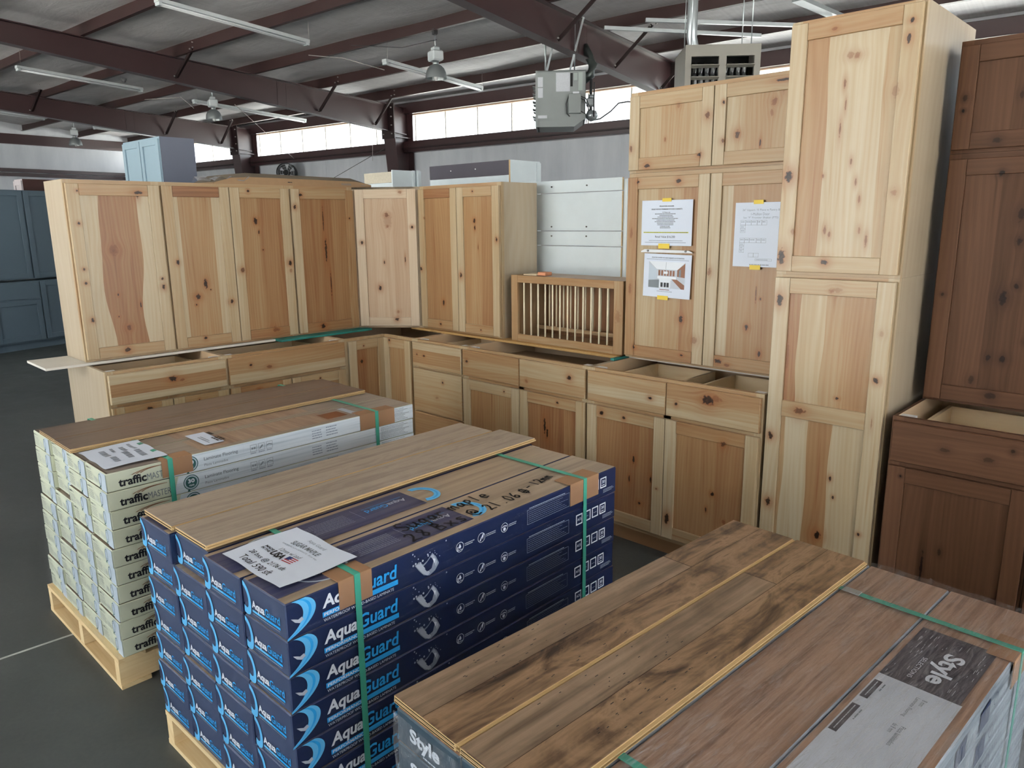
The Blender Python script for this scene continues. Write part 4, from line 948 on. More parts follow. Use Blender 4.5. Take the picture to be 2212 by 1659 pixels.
# light blue wall cabinet standing high behind the natural run, on a matching base display
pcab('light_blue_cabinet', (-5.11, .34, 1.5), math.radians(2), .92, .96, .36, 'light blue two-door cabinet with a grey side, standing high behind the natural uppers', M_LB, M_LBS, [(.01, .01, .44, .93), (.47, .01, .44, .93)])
pcab('grey_blue_display', (-5.3, .30, 0), math.radians(2), 1.5, 1.499, .5, 'grey-blue display unit carrying the light blue cabinet, hidden below', M_LBS, M_LBS, [])
pcab('grey_blue_display', (-3.75, .62, 0), math.radians(2), 1.0, 1.93, .5, 'low grey-blue cabinet top right of the light blue cabinet', M_LBS, M_LBS, [])
# dark brown cabinet peeking over the blue-grey kitchen
M_BRN = paintm('brown_cabinet_side', '4a2d27')
pcab('brown_wall_cabinet', (-8.4, .02, 0), math.radians(4), .32, 2.2, 1.3, 'dark brown cabinet with a pale raised-panel front, peeking over the blue-grey kitchen', paintm('pinkish_white_front', 'c8bfc0'), M_BRN, [(.01, 1.3, .3, .88)])

# ------------------------------------------------------------------ printing helpers
_TX = {}
def glyphs(body, bold=0.0, shear=0.0, spacing=1.0):
    key = (body, bold, shear, spacing)
    if key not in _TX:
        cu = bpy.data.curves.new('lettering', 'FONT'); cu.body = body; cu.size = 1; cu.resolution_u = 3; cu.offset = bold; cu.shear = shear; cu.space_character = spacing
        ob = bpy.data.objects.new('lettering', cu); me = ob.to_mesh()
        vs = [(v.co.x, v.co.y) for v in me.vertices]; fs = [tuple(p.vertices) for p in me.polygons]
        ob.to_mesh_clear(); bpy.data.objects.remove(ob); bpy.data.curves.remove(cu)
        xs = [a for a, b in vs] or [0, 1]; ys = [b for a, b in vs] or [0, 1]
        _TX[key] = (vs, fs, min(xs), max(xs), min(ys), max(ys))
    return _TX[key]
class PB:
    """flat print: shapes drawn on a plane given by fn(s, t, lift) -> point"""
    def __init__(s, fn, mats): s.fn = fn; s.mats = list(mats); s.names = {m.name: i for i, m in enumerate(s.mats)}; s.mb = MB(); s.lift = .0004
    def mi(s, m): return s.mats.index(m)
    def poly(s, pts, m, lift=0): s.mb.poly([s.fn(a, b, s.lift+lift) for a, b in pts], s.mi(m)); return s
    def rect(s, a0, a1, b0, b1, m, lift=0): return s.poly([(a0, b0), (a1, b0), (a1, b1), (a0, b1)], m, lift)
    def frame(s, a0, a1, b0, b1, w, m, lift=0):
        s.rect(a0, a1, b0, b0+w, m, lift); s.rect(a0, a1, b1-w, b1, m, lift); s.rect(a0, a0+w, b0+w, b1-w, m, lift); s.rect(a1-w, a1, b0+w, b1-w, m, lift); return s
    def disc(s, a, b, r, m, lift=0, n=16, ry=None): return s.poly([(a+r*math.cos(2*PI*i/n), b+(ry or r)*math.sin(2*PI*i/n)) for i in range(n)], m, lift)
    def ring(s, a, b, r, w, m, lift=0, n=24, a0=0, a1=2*PI, ry=1):
        for i in range(n):
            t0, t1 = a0+(a1-a0)*i/n, a0+(a1-a0)*(i+1)/n
            s.poly([(a+q*math.cos(t), b+ry*q*math.sin(t)) for q, t in ((r-w, t0), (r, t0), (r, t1), (r-w, t1))], m, lift)
        return s
    def text(s, body, a0, a1, b0, b1, m, bold=0.0, shear=0.0, lift=.0003, spacing=1.0, keep=False):
        vs, fs, x0, x1, y0, y1 = glyphs(body, bold, shear, spacing); n = len(s.mb.v)
        kx, ky = (a1-a0)/(x1-x0), (b1-b0)/(y1-y0)
        s.mb.v += [tuple(s.fn(a0+(x-x0)*kx, b0+(y-y0)*ky, s.lift+lift)) for x, y in vs]
        for f in fs: s.mb.face(tuple(n+i for i in f), s.mi(m))
        return s
    def lines(s, a0, a1, b0, b1, n, m, fill=.55, lift=.0002, ragged=.25, dash=.012):
        """small print too fine to read"""
        h = (b1-b0)/n
        for i in range(n):
            y0 = b1-(i+1)*h+h*(1-fill)/2; x = a0; end = a1-random.uniform(0, ragged)*(a1-a0)
            while x < end:
                x2 = min(x+dash*random.uniform(.5, 1.6), end); s.rect(x, x2, y0, y0+h*fill, m, lift); x = x2+dash*.18
        return s
    def band(s, outer, inner, m, lift=0):
        for i in range(len(outer)-1): s.poly([outer[i], outer[i+1], inner[i+1], inner[i]], m, lift)
        return s
    def obj(s, name, parent=None): return s.mb.obj(name, s.mats, parent)
    def mesh(s, name): return s.mb.mesh(name, s.mats)
def bez(p0, p1, p2, p3, n=14):
    return [tuple((1-t)**3*a+3*(1-t)**2*t*b+3*(1-t)*t*t*c+t**3*d for a, b, c, d in zip(p0, p1, p2, p3)) for t in (i/n for i in range(n+1))]
def ink(name, c, rough=.45): return plain(name, c, rough, 0, .03, 30)
I_NAVY = ink('ink_navy', '1a2649', .3); I_NAVYD = ink('ink_slate_navy', '2b3552', .35); I_SKY = ink('ink_sky', '5fb4e4', .35); I_BLUE = ink('ink_cyan_blue', '2a9fe0', .35)
I_WHITE = ink('ink_white', 'e9edf2', .4); I_GREY = ink('ink_grey', '8e97a4', .4); I_BLACK = ink('ink_black', '14141a', .5); I_LGREY = ink('ink_light_grey', 'b7bdc6', .4)
I_PALE = ink('ink_pale_blue', 'b4c0cb', .4); I_SEAL = ink('ink_seal_green', '2d5a58', .4); I_BROWN = ink('ink_brown', '7b4a2c', .4); I_PRINT = ink('ink_print_grey', '6f767c', .5)
I_RED = ink('ink_red', 'b5303a', .5); I_FLAGB = ink('ink_flag_blue', '2c3a70', .5); I_YEL = ink('ink_yellow', 'd8d820', .6)
M_PAPER = plain('office_paper', 'dfe6f2', .7, 0, .03, 5)
M_TAPE = plain('yellow_tape', 'd8bb3a', .5)
M_STRAP = plain('teal_strapping', '3f9c86', .35, 0, .05, 40, .6)
M_KRAFT = plain('kraft_protector', '977253', .7, 0, .06, 20)
M_KRAFTE = plain('kraft_edge', 'd9c09a', .8)
M_PINE = grain('pallet_pine', ['c9a674', 'd8ba8a', 'e2c99b', 'b98e5a'], 'Y', 24, 1.5, .7)
M_PINEX = grain('pallet_pine_cross', ['c9a674', 'd8ba8a', 'e2c99b', 'a88455'], 'X', 24, 1.5, .7)
M_HDF = plain('hdf_core_edge', 'b99c6e', .6, 0, .08, 30)

class Frame:
    def __init__(s, x, y, deg): s.x, s.y, s.a = x, y, math.radians(deg)
    def w(s, x, y, z=0): return Vector((s.x+x*math.cos(s.a)-y*math.sin(s.a), s.y+x*math.sin(s.a)+y*math.cos(s.a), z))
    def put(s, o, x=0, y=0, z=0, turn=0): o.location = s.w(x, y, z); o.rotation_euler = (0, 0, s.a+turn); return o
F1, F2, F3 = Frame(.522, -2.118, .4), Frame(1.722, -2.143, 1.1), Frame(2.879, -2.112, -3.0)
Z1, Z2, Z3 = .782, .757, .686

def pallet(fr, W, L, lab):
    e = empty('pallet', (0, 0, 0), 0, None, lab, 'pallet', 'wooden pallets under the flooring'); fr.put(e)
    for x in (0, W/2-.02, W-.04):
        m = MB(); m.box(x, x+.04, 0, L, .016, .1); m.obj('stringer', M_PINE, e)
    for k in range(7):
        y = k*(L-.09)/6; m = MB(); m.box(-.005, W+.005, y, y+.09, .1, .116); m.obj('deck_board', M_PINEX, e)
    for y in (0, L/2-.05, L-.1):
        m = MB(); m.box(-.005, W+.005, y, y+.1, 0, .016); m.obj('bottom_board', M_PINEX, e)
    return e
pallet(F1, .80, 1.30, 'pale wooden pallet under the cream flooring cartons, standing on bare floor').location = F1.w(0, -.035, 0)
pallet(F2, .78, 1.27, 'pale wooden pallet under the navy flooring cartons')
pallet(F3, .76, 1.24, 'wooden pallet under the brown wrapped cartons, hidden from view')

def carton_mesh(name, W, L, H, mats, slots):
    m = MB(); g = .0012; m.rbox(g, W-g, g, L-g, g*.4, H-g*.6, .0028)
    me = m.mesh(name, mats)
    for p in me.polygons:
        n = p.normal
        p.material_index = slots[0] if n.y < -.5 else slots[1] if abs(n.x) > .5 else slots[2] if n.z > .5 else slots[0]
    return me
ORD = ['first', 'second', 'third', 'fourth', 'fifth', 'sixth', 'seventh', 'eighth', 'ninth', 'tenth']

# ------------------------------------------------------------------ navy flooring cartons
W2, L2, H2 = .194, 1.266, .0917
M_NAVY = plain('navy_carton_side', '1a2649', .28, 0, .12, 5, .5); M_NAVYE = plain('navy_carton_end', '3a4560', .34, 0, .1, 8, .5)
M_OAKP = grain('oak_print_top', ['7d6d5d', '95836f', 'a8957f', '897765'], 'Y', 34, 1.0, .35)
M_INKWD = grain('dark_print_top', ['20243e', '31365a', '4d4d62', '282c4a'], 'Y', 60, 1.3, .3)
cm2 = carton_mesh('navy_carton', W2, L2, H2, [M_NAVYE, M_NAVY, M_OAKP], (0, 1, 2))
inks = [I_NAVY, I_NAVYD, I_SKY, I_BLUE, I_WHITE, I_GREY, I_LGREY, I_PALE, M_INKWD]
def end2():
    p = PB(lambda s, t, l: (s, -l, t), inks)
    o = bez((.004, .086), (.030, .084), (.052, .028), (.020, .006)); i = bez((.004, .076), (.022, .072), (.030, .042), (.004, .030))
    o = bez((.003, .088), (.034, .080), (.044, .040), (.034, .014), 12) + bez((.034, .014), (.030, .004), (.014, .001), (.003, .008), 6)[1:]
    i = bez((.003, .076), (.024, .066), (.028, .044), (.024, .028), 12) + bez((.024, .028), (.020, .018), (.012, .022), (.004, .026), 6)[1:]
    p.band(o, i, I_SKY)
    p.poly([(.003, .076), *i[3:12:3], (.003, .03)], I_NAVYD, -.0001)
    p.text('Aqua', .042, .100, .025, .051, I_WHITE, .03).text('Guard', .102, .168, .031, .052, I_BLUE, .012)
    p.rect(.042, .104, .0195, .0255, I_SKY).rect(.104, .168, .0195, .0255, I_BLUE)
    p.lines(.044, .166, .0135, .0175, 1, I_GREY, .6, dash=.006, ragged=.02)
    return p.mesh('end_print')
def side2():
    p = PB(lambda s, t, l: (W2+l, s, t), inks)
    o = bez((.052, .0912), (.090, .078), (.094, .030), (.0, .002), 18)
    def off(k): return [(a-k*(1-(i/18)**3)*1.0, b+k*.15*(i/18)) for i, (a, b) in enumerate(o)]
    p.band(o, off(.012), I_SKY).band(off(.012), off(.020), I_BLUE).band(off(.020), [(max(a, .001), b) for a, b in off(.036)], I_SKY)
    p.poly([(.012, .052), (.022, .040), (.034, .034), (.044, .040), (.040, .048), (.030, .044), (.022, .048)], I_LGREY, .0001)
    p.text('Aqua', .094, .189, .034, .076, I_WHITE, .03, .12).text('Guard', .191, .312, .040, .077, I_BLUE, .02, .1)
    p.rect(.093, .314, .0215, .0345, I_BLUE)
    p.text('PERFORMANCE', .097, .196, .0240, .0322, I_WHITE, .02, 0, .0005)
    p.text('WATERPROOF WOOD-BASED LAMINATE', .095, .300, .010, .0175, I_WHITE)
    # water splash
    random.seed(11)
    p.poly([(.37, .05), (.385, .056), (.398, .044), (.412, .05), (.43, .066), (.442, .052), (.452, .03), (.438, .014), (.418, .006), (.398, .014), (.384, .03)], I_GREY)
    p.poly([(.392, .036), (.408, .044), (.424, .056), (.434, .044), (.426, .024), (.408, .018)], I_NAVY, .0002); p.poly([(.372, .05), (.39, .05), (.405, .03), (.42, .014), (.412, .008), (.395, .02)], I_LGREY, .0003); p.poly([(.424, .058), (.432, .062), (.446, .036), (.44, .024), (.436, .04)], I_LGREY, .0003)
    p.poly([(.402, .03), (.414, .034), (.42, .026), (.41, .02)], I_NAVY, .0004); p.poly([(.43, .05), (.44, .046), (.436, .034)], I_WHITE, .0004)
    for k in range(14): p.disc(random.uniform(.36, .48), random.uniform(.045, .084), random.uniform(.0008, .0026), I_LGREY, n=8)
    for k in range(5): p.disc(.365+.008*k, .052+.003*math.sin(k*2), .003, I_LGREY, n=8)
    for c in (.529, .612, .706):
        p.ring(c, .048, .0145, .0014, I_WHITE)
        p.lines(c+.018, c+.058, .044, .054, 2, I_LGREY, .5, dash=.005)
    p.poly([(.529, .058), (.534, .048), (.529, .043), (.524, .048)], I_WHITE); p.frame(.519, .523, .038, .050, .0016, I_WHITE); p.lines(.524, .538, .038, .041, 1, I_WHITE, .6, dash=.003)
    p.poly([(.604, .04), (.618, .058), (.622, .057), (.617, .04), (.615, .05), (.608, .038)], I_WHITE)
    p.disc(.706, .043, .0055, I_WHITE, n=10)
    for a in (-.0075, -.0025, .0025, .0075): p.disc(.706+a, .0535-abs(a)*.35, .0022, I_WHITE, n=8)
    p.frame(.806, 1.008, .024, .070, .0008, I_PALE); p.lines(.815, 1.0, .072, .076, 1, I_PALE, .6, dash=.006)
    p.lines(.811, 1.003, .028, .066, 6, I_GREY, .18, dash=.008)
    for k, c in enumerate((1.062, 1.106, 1.148, 1.190)):
        p.frame(c-.017, c+.017, .036, .072, .0042, I_WHITE)
        if k == 0: p.text('AC5', c-.010, c+.010, .050, .059, I_WHITE, .02)
        elif k == 3: p.text('30', c-.008, c+.008, .052, .063, I_WHITE, .02).lines(c-.009, c+.009, .043, .048, 1, I_WHITE, .6, dash=.004)
        else: p.lines(c-.009, c+.009, .05, .056, 1, I_GREY, .5, dash=.004)
    p.lines(1.19, 1.25, .016, .03, 3, I_PALE, .35, dash=.006)
    return p.mesh('side_print')
def top2():
    p = PB(lambda s, t, l: (s, t, H2+l), inks)
    p.rect(.022, .158, .004, .62, M_INKWD); p.ring(.09, .15, .075, .006, I_PALE, .0002, 30)
    p.ring(.09, .655, .062, .022, I_SKY, .0003, 26, -PI*.15, PI*1.05, .9); p.ring(.09, .655, .054, .006, I_BLUE, .0005, 26, -PI*.15, PI*1.05, .9)
    q = PB(lambda s, t, l: (.09+t, .6-s, H2+l), inks)
    q.text('Aqua', .005, .07, -.022, .004, I_LGREY, .02).text('Guard', .072, .15, -.02, .004, I_BLUE, .01); q.rect(.005, .15, -.034, -.029, I_BLUE)
    q.lines(.21, .36, -.04, .03, 8, I_GREY, .25, dash=.008); q.rect(.178, .179, -.05, .03, I_PALE)
    for k in range(4): q.frame(.395+.022*k, .412+.022*k, .018, .035, .002, I_GREY)
    n = len(p.mb.v); p.mb.v += q.mb.v
    for f, mi_, uv_, b_, sm_ in zip(q.mb.f, q.mb.m, q.mb.uv, q.mb.bt, q.mb.sm): p.mb.f.append(tuple(n+i for i in f)); p.mb.m.append(mi_); p.mb.uv.append(uv_); p.mb.bt.append(b_); p.mb.sm.append(sm_)
    return p.mesh('top_print')
EP2, SP2, TP2 = end2(), side2(), top2()
random.seed(21)
CN = ['leftmost column', 'second column from the left', 'third column from the left', 'rightmost column']
for c in range(4):
    for r in range(7):
        o = link('flooring_carton', cm2)
        jy = random.uniform(-.004, .004) + (-.004 if c == 0 and r == 0 else .010 if (c, r) == (1, 0) else 0); jx = random.uniform(-.0015, .0015)
        F2.put(o, c*W2+jx, jy, .1165+(6-r)*(Z2-.1165)/7)
        tag(o, 'navy flooring carton, %s row from the top, %s of its stack' % (ORD[r], CN[c]), 'carton', 'navy flooring cartons')
        link('end_print', EP2, o)
        if c == 3: link('side_print', SP2, o)
        if r == 0: link('top_print', TP2, o)

def plank(fr, x, y, z, W, L, th, topm, lab, group, n_id=None):
    m = MB(); m.rbox(0, W, 0, L, 0, th, .0008, 1)
    me_ = m.mesh('floor_plank', [topm, M_HDF])
    for p in me_.polygons: p.material_index = 0 if p.normal.z > .7 else 1
    o = link('floor_plank', me_); fr.put(o, x, y, z); tag(o, lab, 'floor plank', group)
    m = MB(); m.box(W, W+.007, .002, L-.002, th*.3, th*.62); m.obj('tongue', M_HDF, o)
    m = MB(); m.box(.004, W-.004, -.0012, .0, th*.45, th*.62); m.obj('end_groove_shade', plain('groove_shadow', '3a2c1c', .9) if 'groove_shadow' not in bpy.data.materials else bpy.data.materials['groove_shadow'], o)  # dark strip on the end face paints the shade of the groove
    return o
M_MAPLE = grain('sugar_maple_laminate', ['786a5e', '918374', 'a49686', '897b6d', 'ab9d8f'], 'Y', 17, .8, .4, 120, .35)
for c, (x, y, L) in enumerate(((.008, .006, 1.252), (.201, .012, 1.282))):
    plank(F2, x, y, Z2+.0056, .184, L, .0135, M_MAPLE, '%s light greige floor plank lying on the navy cartons' % ('left', 'right')[c], 'loose greige planks')

# straps and cardboard edge protectors
def strap(fr, y, W, ztop, lab, x0=0, sides=True, zlow=.12, lift=.004, wd=.017):
    m = MB(); a = W+.0035
    m.box(x0, a+.001, y-wd/2, y+wd/2, ztop+lift, ztop+lift+.0012)
    m.box(a, a+.0012, y-wd/2, y+wd/2, zlow, ztop+lift)
    m.box(-.0035, -.0023, y-wd/2, y+wd/2, zlow, ztop+lift)
    if x0: m.box(-.0035, x0, y-wd/2, y+wd/2, ztop+.0004, ztop+.0012)
    o = m.obj('plastic_strap', M_STRAP); fr.put(o); return tag(o, lab, 'strap', 'teal strapping around the pallets')
def protector(fr, y0, y1, W, ztop, lab, top=.065, drop=.07, lift=.0012):
    m = MB(); t = .0022; a = W+.0008
    m.prism([(a-top, ztop+lift), (a, ztop+lift), (a, ztop-drop), (a+t, ztop-drop), (a+t, ztop+lift+t*.6), (a+t*.6, ztop+lift+t), (a-top, ztop+lift+t)], 'y', y0, y1)
    o = m.obj('edge_protector', M_KRAFT); fr.put(o); return tag(o, lab, 'cardboard corner', 'cardboard edge protectors under the straps')
strap(F2, .195, .776, Z2, 'teal strap over the near end of the navy cartons', .0)
strap(F2, 1.09, .776, Z2, 'teal strap over the far end of the navy cartons', .0)
protector(F2, .143, .238, .776, Z2, 'brown cardboard edge protector at the near end of the navy cartons')
protector(F2, 1.015, 1.165, .776, Z2, 'brown cardboard edge protector at the far end of the navy cartons')

# price paper on the navy cartons
def sheet(name, fr, x0, y0, w_, h_, z, lab, curl, turn=0.0, mats=None, draw=None, cat='paper'):
    m = MB(); nx, ny = 14, 12
    for j in range(ny+1):
        for i in range(nx+1):
            s, t = i/nx, j/ny; m.v.append((s*w_, t*h_, curl(s, t)))
    for j in range(ny):
        for i in range(nx): a = j*(nx+1)+i; m.face((a, a+1, a+nx+2, a+nx+1), 0, sm=True)
    o = m.obj(name, M_PAPER); fr.put(o, x0, y0, z, turn); tag(o, lab, cat)
    if draw:
        def cz(s, t): return curl(min(max(s/w_, 0), 1), min(max(t/h_, 0), 1))
        p = PB(lambda s, t, l: (s, t, cz(s, t)+l+.0003), mats); draw(p); p.obj('print', o)
    return o
def draw2(p):
    p.text('Aqua Guard', .105, .180, .176, .192, I_GREY).text('SUGAR MAPLE', .075, .195, .148, .166, I_PRINT, .015)
    p.text('WATERPROOF LAMINATE  30 yr wty', .055, .215, .134, .141, I_GREY).text('12mm w/ pad', .085, .180, .104, .122, I_PRINT)
    p.text('MADE', .045, .082, .094, .102, I_BLACK, .03).text('IN THE', .045, .082, .082, .090, I_BLACK, .03).text('USA', .086, .140, .080, .104, I_BLACK, .04)
    for k in range(7): p.rect(.146, .188, .080+k*.0036, .0836+k*.0036, I_RED if k % 2 == 0 else M_PAPER)
    p.rect(.146, .164, .0905, .1052, I_FLAGB, .0002)
    p.text('28 bxs @ 21.06 sft', .045, .205, .044, .064, I_BLACK).text('Total 590 sft', .055, .195, .014, .036, I_BLACK)
sheet('price_paper', F2, .438, .028, .279, .214, Z2+.0035, 'white price paper reading SUGAR MAPLE on the navy cartons', lambda s, t: .003+.004*math.sin(s*5+t*3)**2+.006*max(0, t-.6)*(1-s)+.004*abs(s-.5), 0, [I_GREY, I_PRINT, I_BLACK, I_RED, I_FLAGB, M_PAPER], draw2)

# black marker writing: strokes of a felt pen
ST = {'S': [[(.9,.85),(.6,1),(.2,.9),(.15,.65),(.5,.5),(.85,.35),(.8,.1),(.4,0),(.05,.12)]], 'u': [[(.1,.6),(.12,.2),(.35,0),(.7,.2),(.8,.6)],[(.8,.6),(.8,.1),(.95,0)]],
 'g': [[(.8,.55),(.5,.62),(.2,.4),(.3,.08),(.65,.12),(.8,.5)],[(.8,.55),(.78,-.2),(.5,-.42),(.2,-.3)]], 'a': [[(.8,.5),(.5,.62),(.2,.4),(.25,.05),(.6,.08),(.8,.5)],[(.8,.55),(.82,.1),(.98,0)]],
 'r': [[(.15,.6),(.2,0)],[(.18,.35),(.45,.6),(.8,.55)]], 'm': [[(.05,.55),(.08,0)],[(.08,.4),(.3,.6),(.4,.35),(.42,0)],[(.42,.4),(.7,.6),(.82,.3),(.9,0)]],
 'P': [[(.15,-.3),(.25,.65)],[(.22,.6),(.6,.7),(.8,.45),(.5,.2),(.22,.25)]], 'l': [[(.4,1),(.35,0)]], 'e': [[(.1,.3),(.8,.38),(.7,.62),(.3,.6),(.1,.3),(.35,0),(.85,.1)]],
 '2': [[(.1,.8),(.4,1),(.75,.8),(.6,.45),(.05,0),(.4,.08),(.95,.02)]], '8': [[(.75,.85),(.45,1),(.2,.8),(.5,.52),(.8,.25),(.5,0),(.2,.2),(.5,.52),(.75,.85)]],
 'B': [[(.15,0),(.2,1),(.6,.95),(.7,.7),(.25,.52),(.75,.45),(.8,.1),(.15,0)]], 'x': [[(.1,.6),(.85,0)],[(.8,.6),(.1,0)]], 's': [[(.8,.55),(.4,.6),(.2,.45),(.7,.2),(.6,.02),(.1,.05)]],
 '@': [[(.62,.62),(.4,.68),(.3,.4),(.5,.3),(.66,.5),(.68,.3),(.9,.4),(.85,.8),(.5,.98),(.1,.75),(.1,.25),(.5,0),(.95,.12)]], '1': [[(.4,1),(.35,0)]], '.': [[(.4,.05),(.45,.0)]],
 '0': [[(.5,1),(.15,.6),(.2,.1),(.55,0),(.85,.4),(.75,.85),(.5,1)]], '6': [[(.7,1),(.25,.6),(.15,.2),(.45,0),(.8,.2),(.65,.48),(.2,.3)]], '#': [[(.15,.15),(.15,.8),(.8,.85),(.85,.2),(.15,.15)],[(.0,.35),(1,.5)],[(.55,1.0),(.45,-.05)]], '-': [[(.1,.4),(.9,.45)]], ' ': []}
mk = PB(lambda s, t, l: (s, t, l), [I_BLACK])
def scribble(txt, x0, y0, dx, dy, size, adv=.72):
    """dx,dy = writing direction; letters stand to the left of it"""
    L = math.hypot(dx, dy); ex = (dx/L, dy/L); ey = (-ex[1], ex[0]); pos = 0
    for ch in txt:
        for st in ST[ch]:
            pts = [(x0+ex[0]*(pos+a*size*adv*.9)+ey[0]*b*size, y0+ex[1]*(pos+a*size*adv*.9)+ey[1]*b*size) for a, b in st]
            for (a0, b0), (a1, b1) in zip(pts, pts[1:]):
                l_ = math.hypot(a1-a0, b1-b0) or 1; nx, ny = -(b1-b0)/l_*.003, (a1-a0)/l_*.003; e0, e1 = (a1-a0)/l_*.001, (b1-b0)/l_*.001
                mk.poly([(a0+nx-e0, b0+ny-e1), (a0-nx-e0, b0-ny-e1), (a1-nx+e0, b1-ny+e1), (a1+nx+e0, b1+ny+e1)], I_BLACK)
        pos += size*adv*(1.0 if ch != ' ' else .6)
mw = empty('marker_writing', (0, 0, 0), 0, None, 'black marker handwriting across the top of the navy cartons', 'handwriting'); F2.put(mw, 0, 0, Z2+.0022)
for args in (('Sugar', .665, .43, .0, 1, .055, .62), ('maPle', .655, .62, .0, 1, .048, .68), ('28', .735, .405, -.01, 1, .05, .78), ('Bxs', .7345, .50, -.01, 1, .05, .78), ('@', .733, .635, -.01, 1, .05, .78), ('21.06 #', .735, .70, -.06, 1, .045, .66), ('- 12mm', .705, .905, -.15, 1, .036, .7)):
    mk = PB(lambda s, t, l: (s, t, l), [I_BLACK]); scribble(*args); mk.obj('written_word', mw)

# ------------------------------------------------------------------ cream flooring cartons
W1, L1, H1 = .2025, 1.29, .0662
M_CREAM = plain('cream_carton', 'c8ccb4', .5, 0, .07, 7); M_CREAME = plain('cream_carton_end', 'c4c8b2', .5, 0, .08, 9)
M_WALP = grain('walnut_print_top', ['4a3a30', '5d4a3d', '6e5949', '54433a'], 'Y', 30, .9, .35)
def whitewood():
    t = NT('white_wood_print'); co = t.objco(); x, y, z = t.sep(co)
    v = t.noise(t.comb(x, t.math('MULTIPLY', y, 1.6), t.math('MULTIPLY', z, 70)), 1, 3, .5, .4)
    t.l(t.ramp(v, [(.35, 'b9c4cb'), (.5, 'd3dbe1'), (.7, 'dfe6eb')]), t.b.inputs['Base Color']); t.b.inputs['Roughness'].default_value = .45; return t.mat
M_WWOOD = whitewood()
cm1 = carton_mesh('cream_carton', W1, L1, H1, [M_CREAME, M_CREAM, M_WALP], (0, 1, 2))
ink1 = [I_BLACK, I_BROWN, I_PRINT, I_SEAL, I_WHITE, M_WWOOD, I_GREY, I_LGREY, I_PALE]
def side1():
    p = PB(lambda s, t, l: (W1+l, s, t), ink1)
    p.poly([(.215, .0015), (1.287, .0015), (1.287, .0645), (.235, .0645)], M_WWOOD)
    p.text('traffic', .037, .127, .012, .042, I_BLACK, .03).text('MASTER', .129, .206, .013, .036, I_PRINT, 0)
    for k in range(3): p.band(bez((.078+.014*k, .044), (.1+.012*k, .055), (.14+.006*k, .060-.002*k), (.196, .056-.001*k), 8), bez((.084+.014*k, .044), (.104+.012*k, .0535), (.142+.006*k, .0585-.002*k), (.196, .0555-.001*k), 8), I_BROWN)
    p.disc(.278, .033, .027, I_PALE, .0002, 28); p.ring(.278, .033, .028, .003, I_SEAL, .0003, 28); p.disc(.278, .033, .0205, I_SEAL, .0004, 24)
    p.text('30', .266, .290, .031, .046, I_WHITE, .03, 0, .0007).text('YEAR', .268, .288, .019, .025, I_WHITE, .02, 0, .0007)
    p.poly([(.262, .0), (.272, .0), (.27, .008), (.264, .008)], I_SEAL, .0003)
    p.text('Laminate Flooring', .328, .456, .030, .046, I_PRINT, .012).text('Pisos Laminados', .328, .416, .012, .022, I_PRINT)
    p.rect(.478, .4788, .008, .06, I_LGREY)
    for k in range(3):
        a = .505+.033*k; p.frame(a, a+.026, .022, .05, .0015, I_PRINT); p.lines(a, a+.026, .014, .02, 1, I_GREY, .6, dash=.005)
    p.disc(.5135, .036, .004, I_PRINT).disc(.523, .036, .004, I_PRINT); p.poly([(.541, .03), (.545, .028), (.559, .04), (.554, .044)], I_PRINT); p.poly([(.573, .034), (.582, .038), (.595, .034), (.595, .038), (.582, .042), (.573, .038)], I_PRINT)
    p.lines(.77, .82, .012, .052, 4, I_GREY, .4, dash=.008); p.rect(.829, .8296, .01, .055, I_LGREY); p.lines(.835, .893, .012, .056, 4, I_GREY, .4, dash=.008)
    p.lines(1.11, 1.268, .006, .06, 9, I_PRINT, .35, dash=.006); p.rect(1.277, 1.2776, .006, .06, I_LGREY)
    return p.mesh('side_print')
def end1():
    p = PB(lambda s, t, l: (s, -l, t), ink1); random.seed(5)
    p.rect(.152, .2005, .002, .064, I_PALE); p.text('traffic', .012, .04, .052, .058, I_BLACK, .03).text('MASTER', .041, .064, .0525, .058, I_PRINT)
    p.lines(.012, .075, .012, .046, 5, I_PRINT, .22, dash=.007); p.lines(.084, .125, .014, .036, 5, I_GREY, .25, dash=.006)
    p.disc(.146, .034, .014, I_PALE, .0002, 18, .024); p.ring(.146, .034, .0135, .002, I_SEAL, .0003, 20, ry=1.7); p.ring(.146, .034, .009, .0015, I_GREY, .0003, 20, ry=1.7)
    p.poly([(.134, .004), (.142, .004), (.142, .012), (.137, .012)], I_SEAL)
    return p.mesh('end_print')
SP1, EP1 = side1(), end1(); random.seed(31)
jit = [[random.uniform(-.004, .004) for r in range(10)] for c in range(4)]
jit[1][0] = .004; jit[1][1] = .008; jit[2][2] = -.006; jit[1][2] = .012
for c in range(4):
    for r in range(10):
        o = link('flooring_carton', cm1)
        F1.put(o, c*W1+random.uniform(-.001, .001), jit[c][r]-.0022*r, .1165+(9-r)*(Z1-.1165)/10)
        tag(o, 'cream flooring carton, %s row from the top, %s of its stack' % (ORD[r], CN[c]), 'carton', 'cream and white flooring cartons')
        link('end_print', EP1, o)
        if c == 3: link('side_print', SP1, o)
def top1(col):
    p = PB(lambda s, t, l: (s, t, H1+l), [M_TP1, M_TPG, I_BROWN, I_PALE, I_BLACK, I_LGREY])
    p.rect(.004, W1-.004, .01, 1.28, M_TPG); p.rect(.02, W1-.03, .33, .90, M_TP1, .0002)
    if col == 3: p.rect(.06, .15, .88, .98, I_BROWN, .0004); p.rect(.03, .17, 1.0, 1.03, I_PALE, .0003)
    return p.mesh('top_print')
M_TP1 = grain('room_picture_print', ['6b5346', '8d7360', 'a68e78', '57453a'], 'X', 22, 2, .3)
M_TPG = grain('grey_oak_print', ['6d6259', '857a70', '968b80', '5f554d'], 'Y', 30, 1, .3)
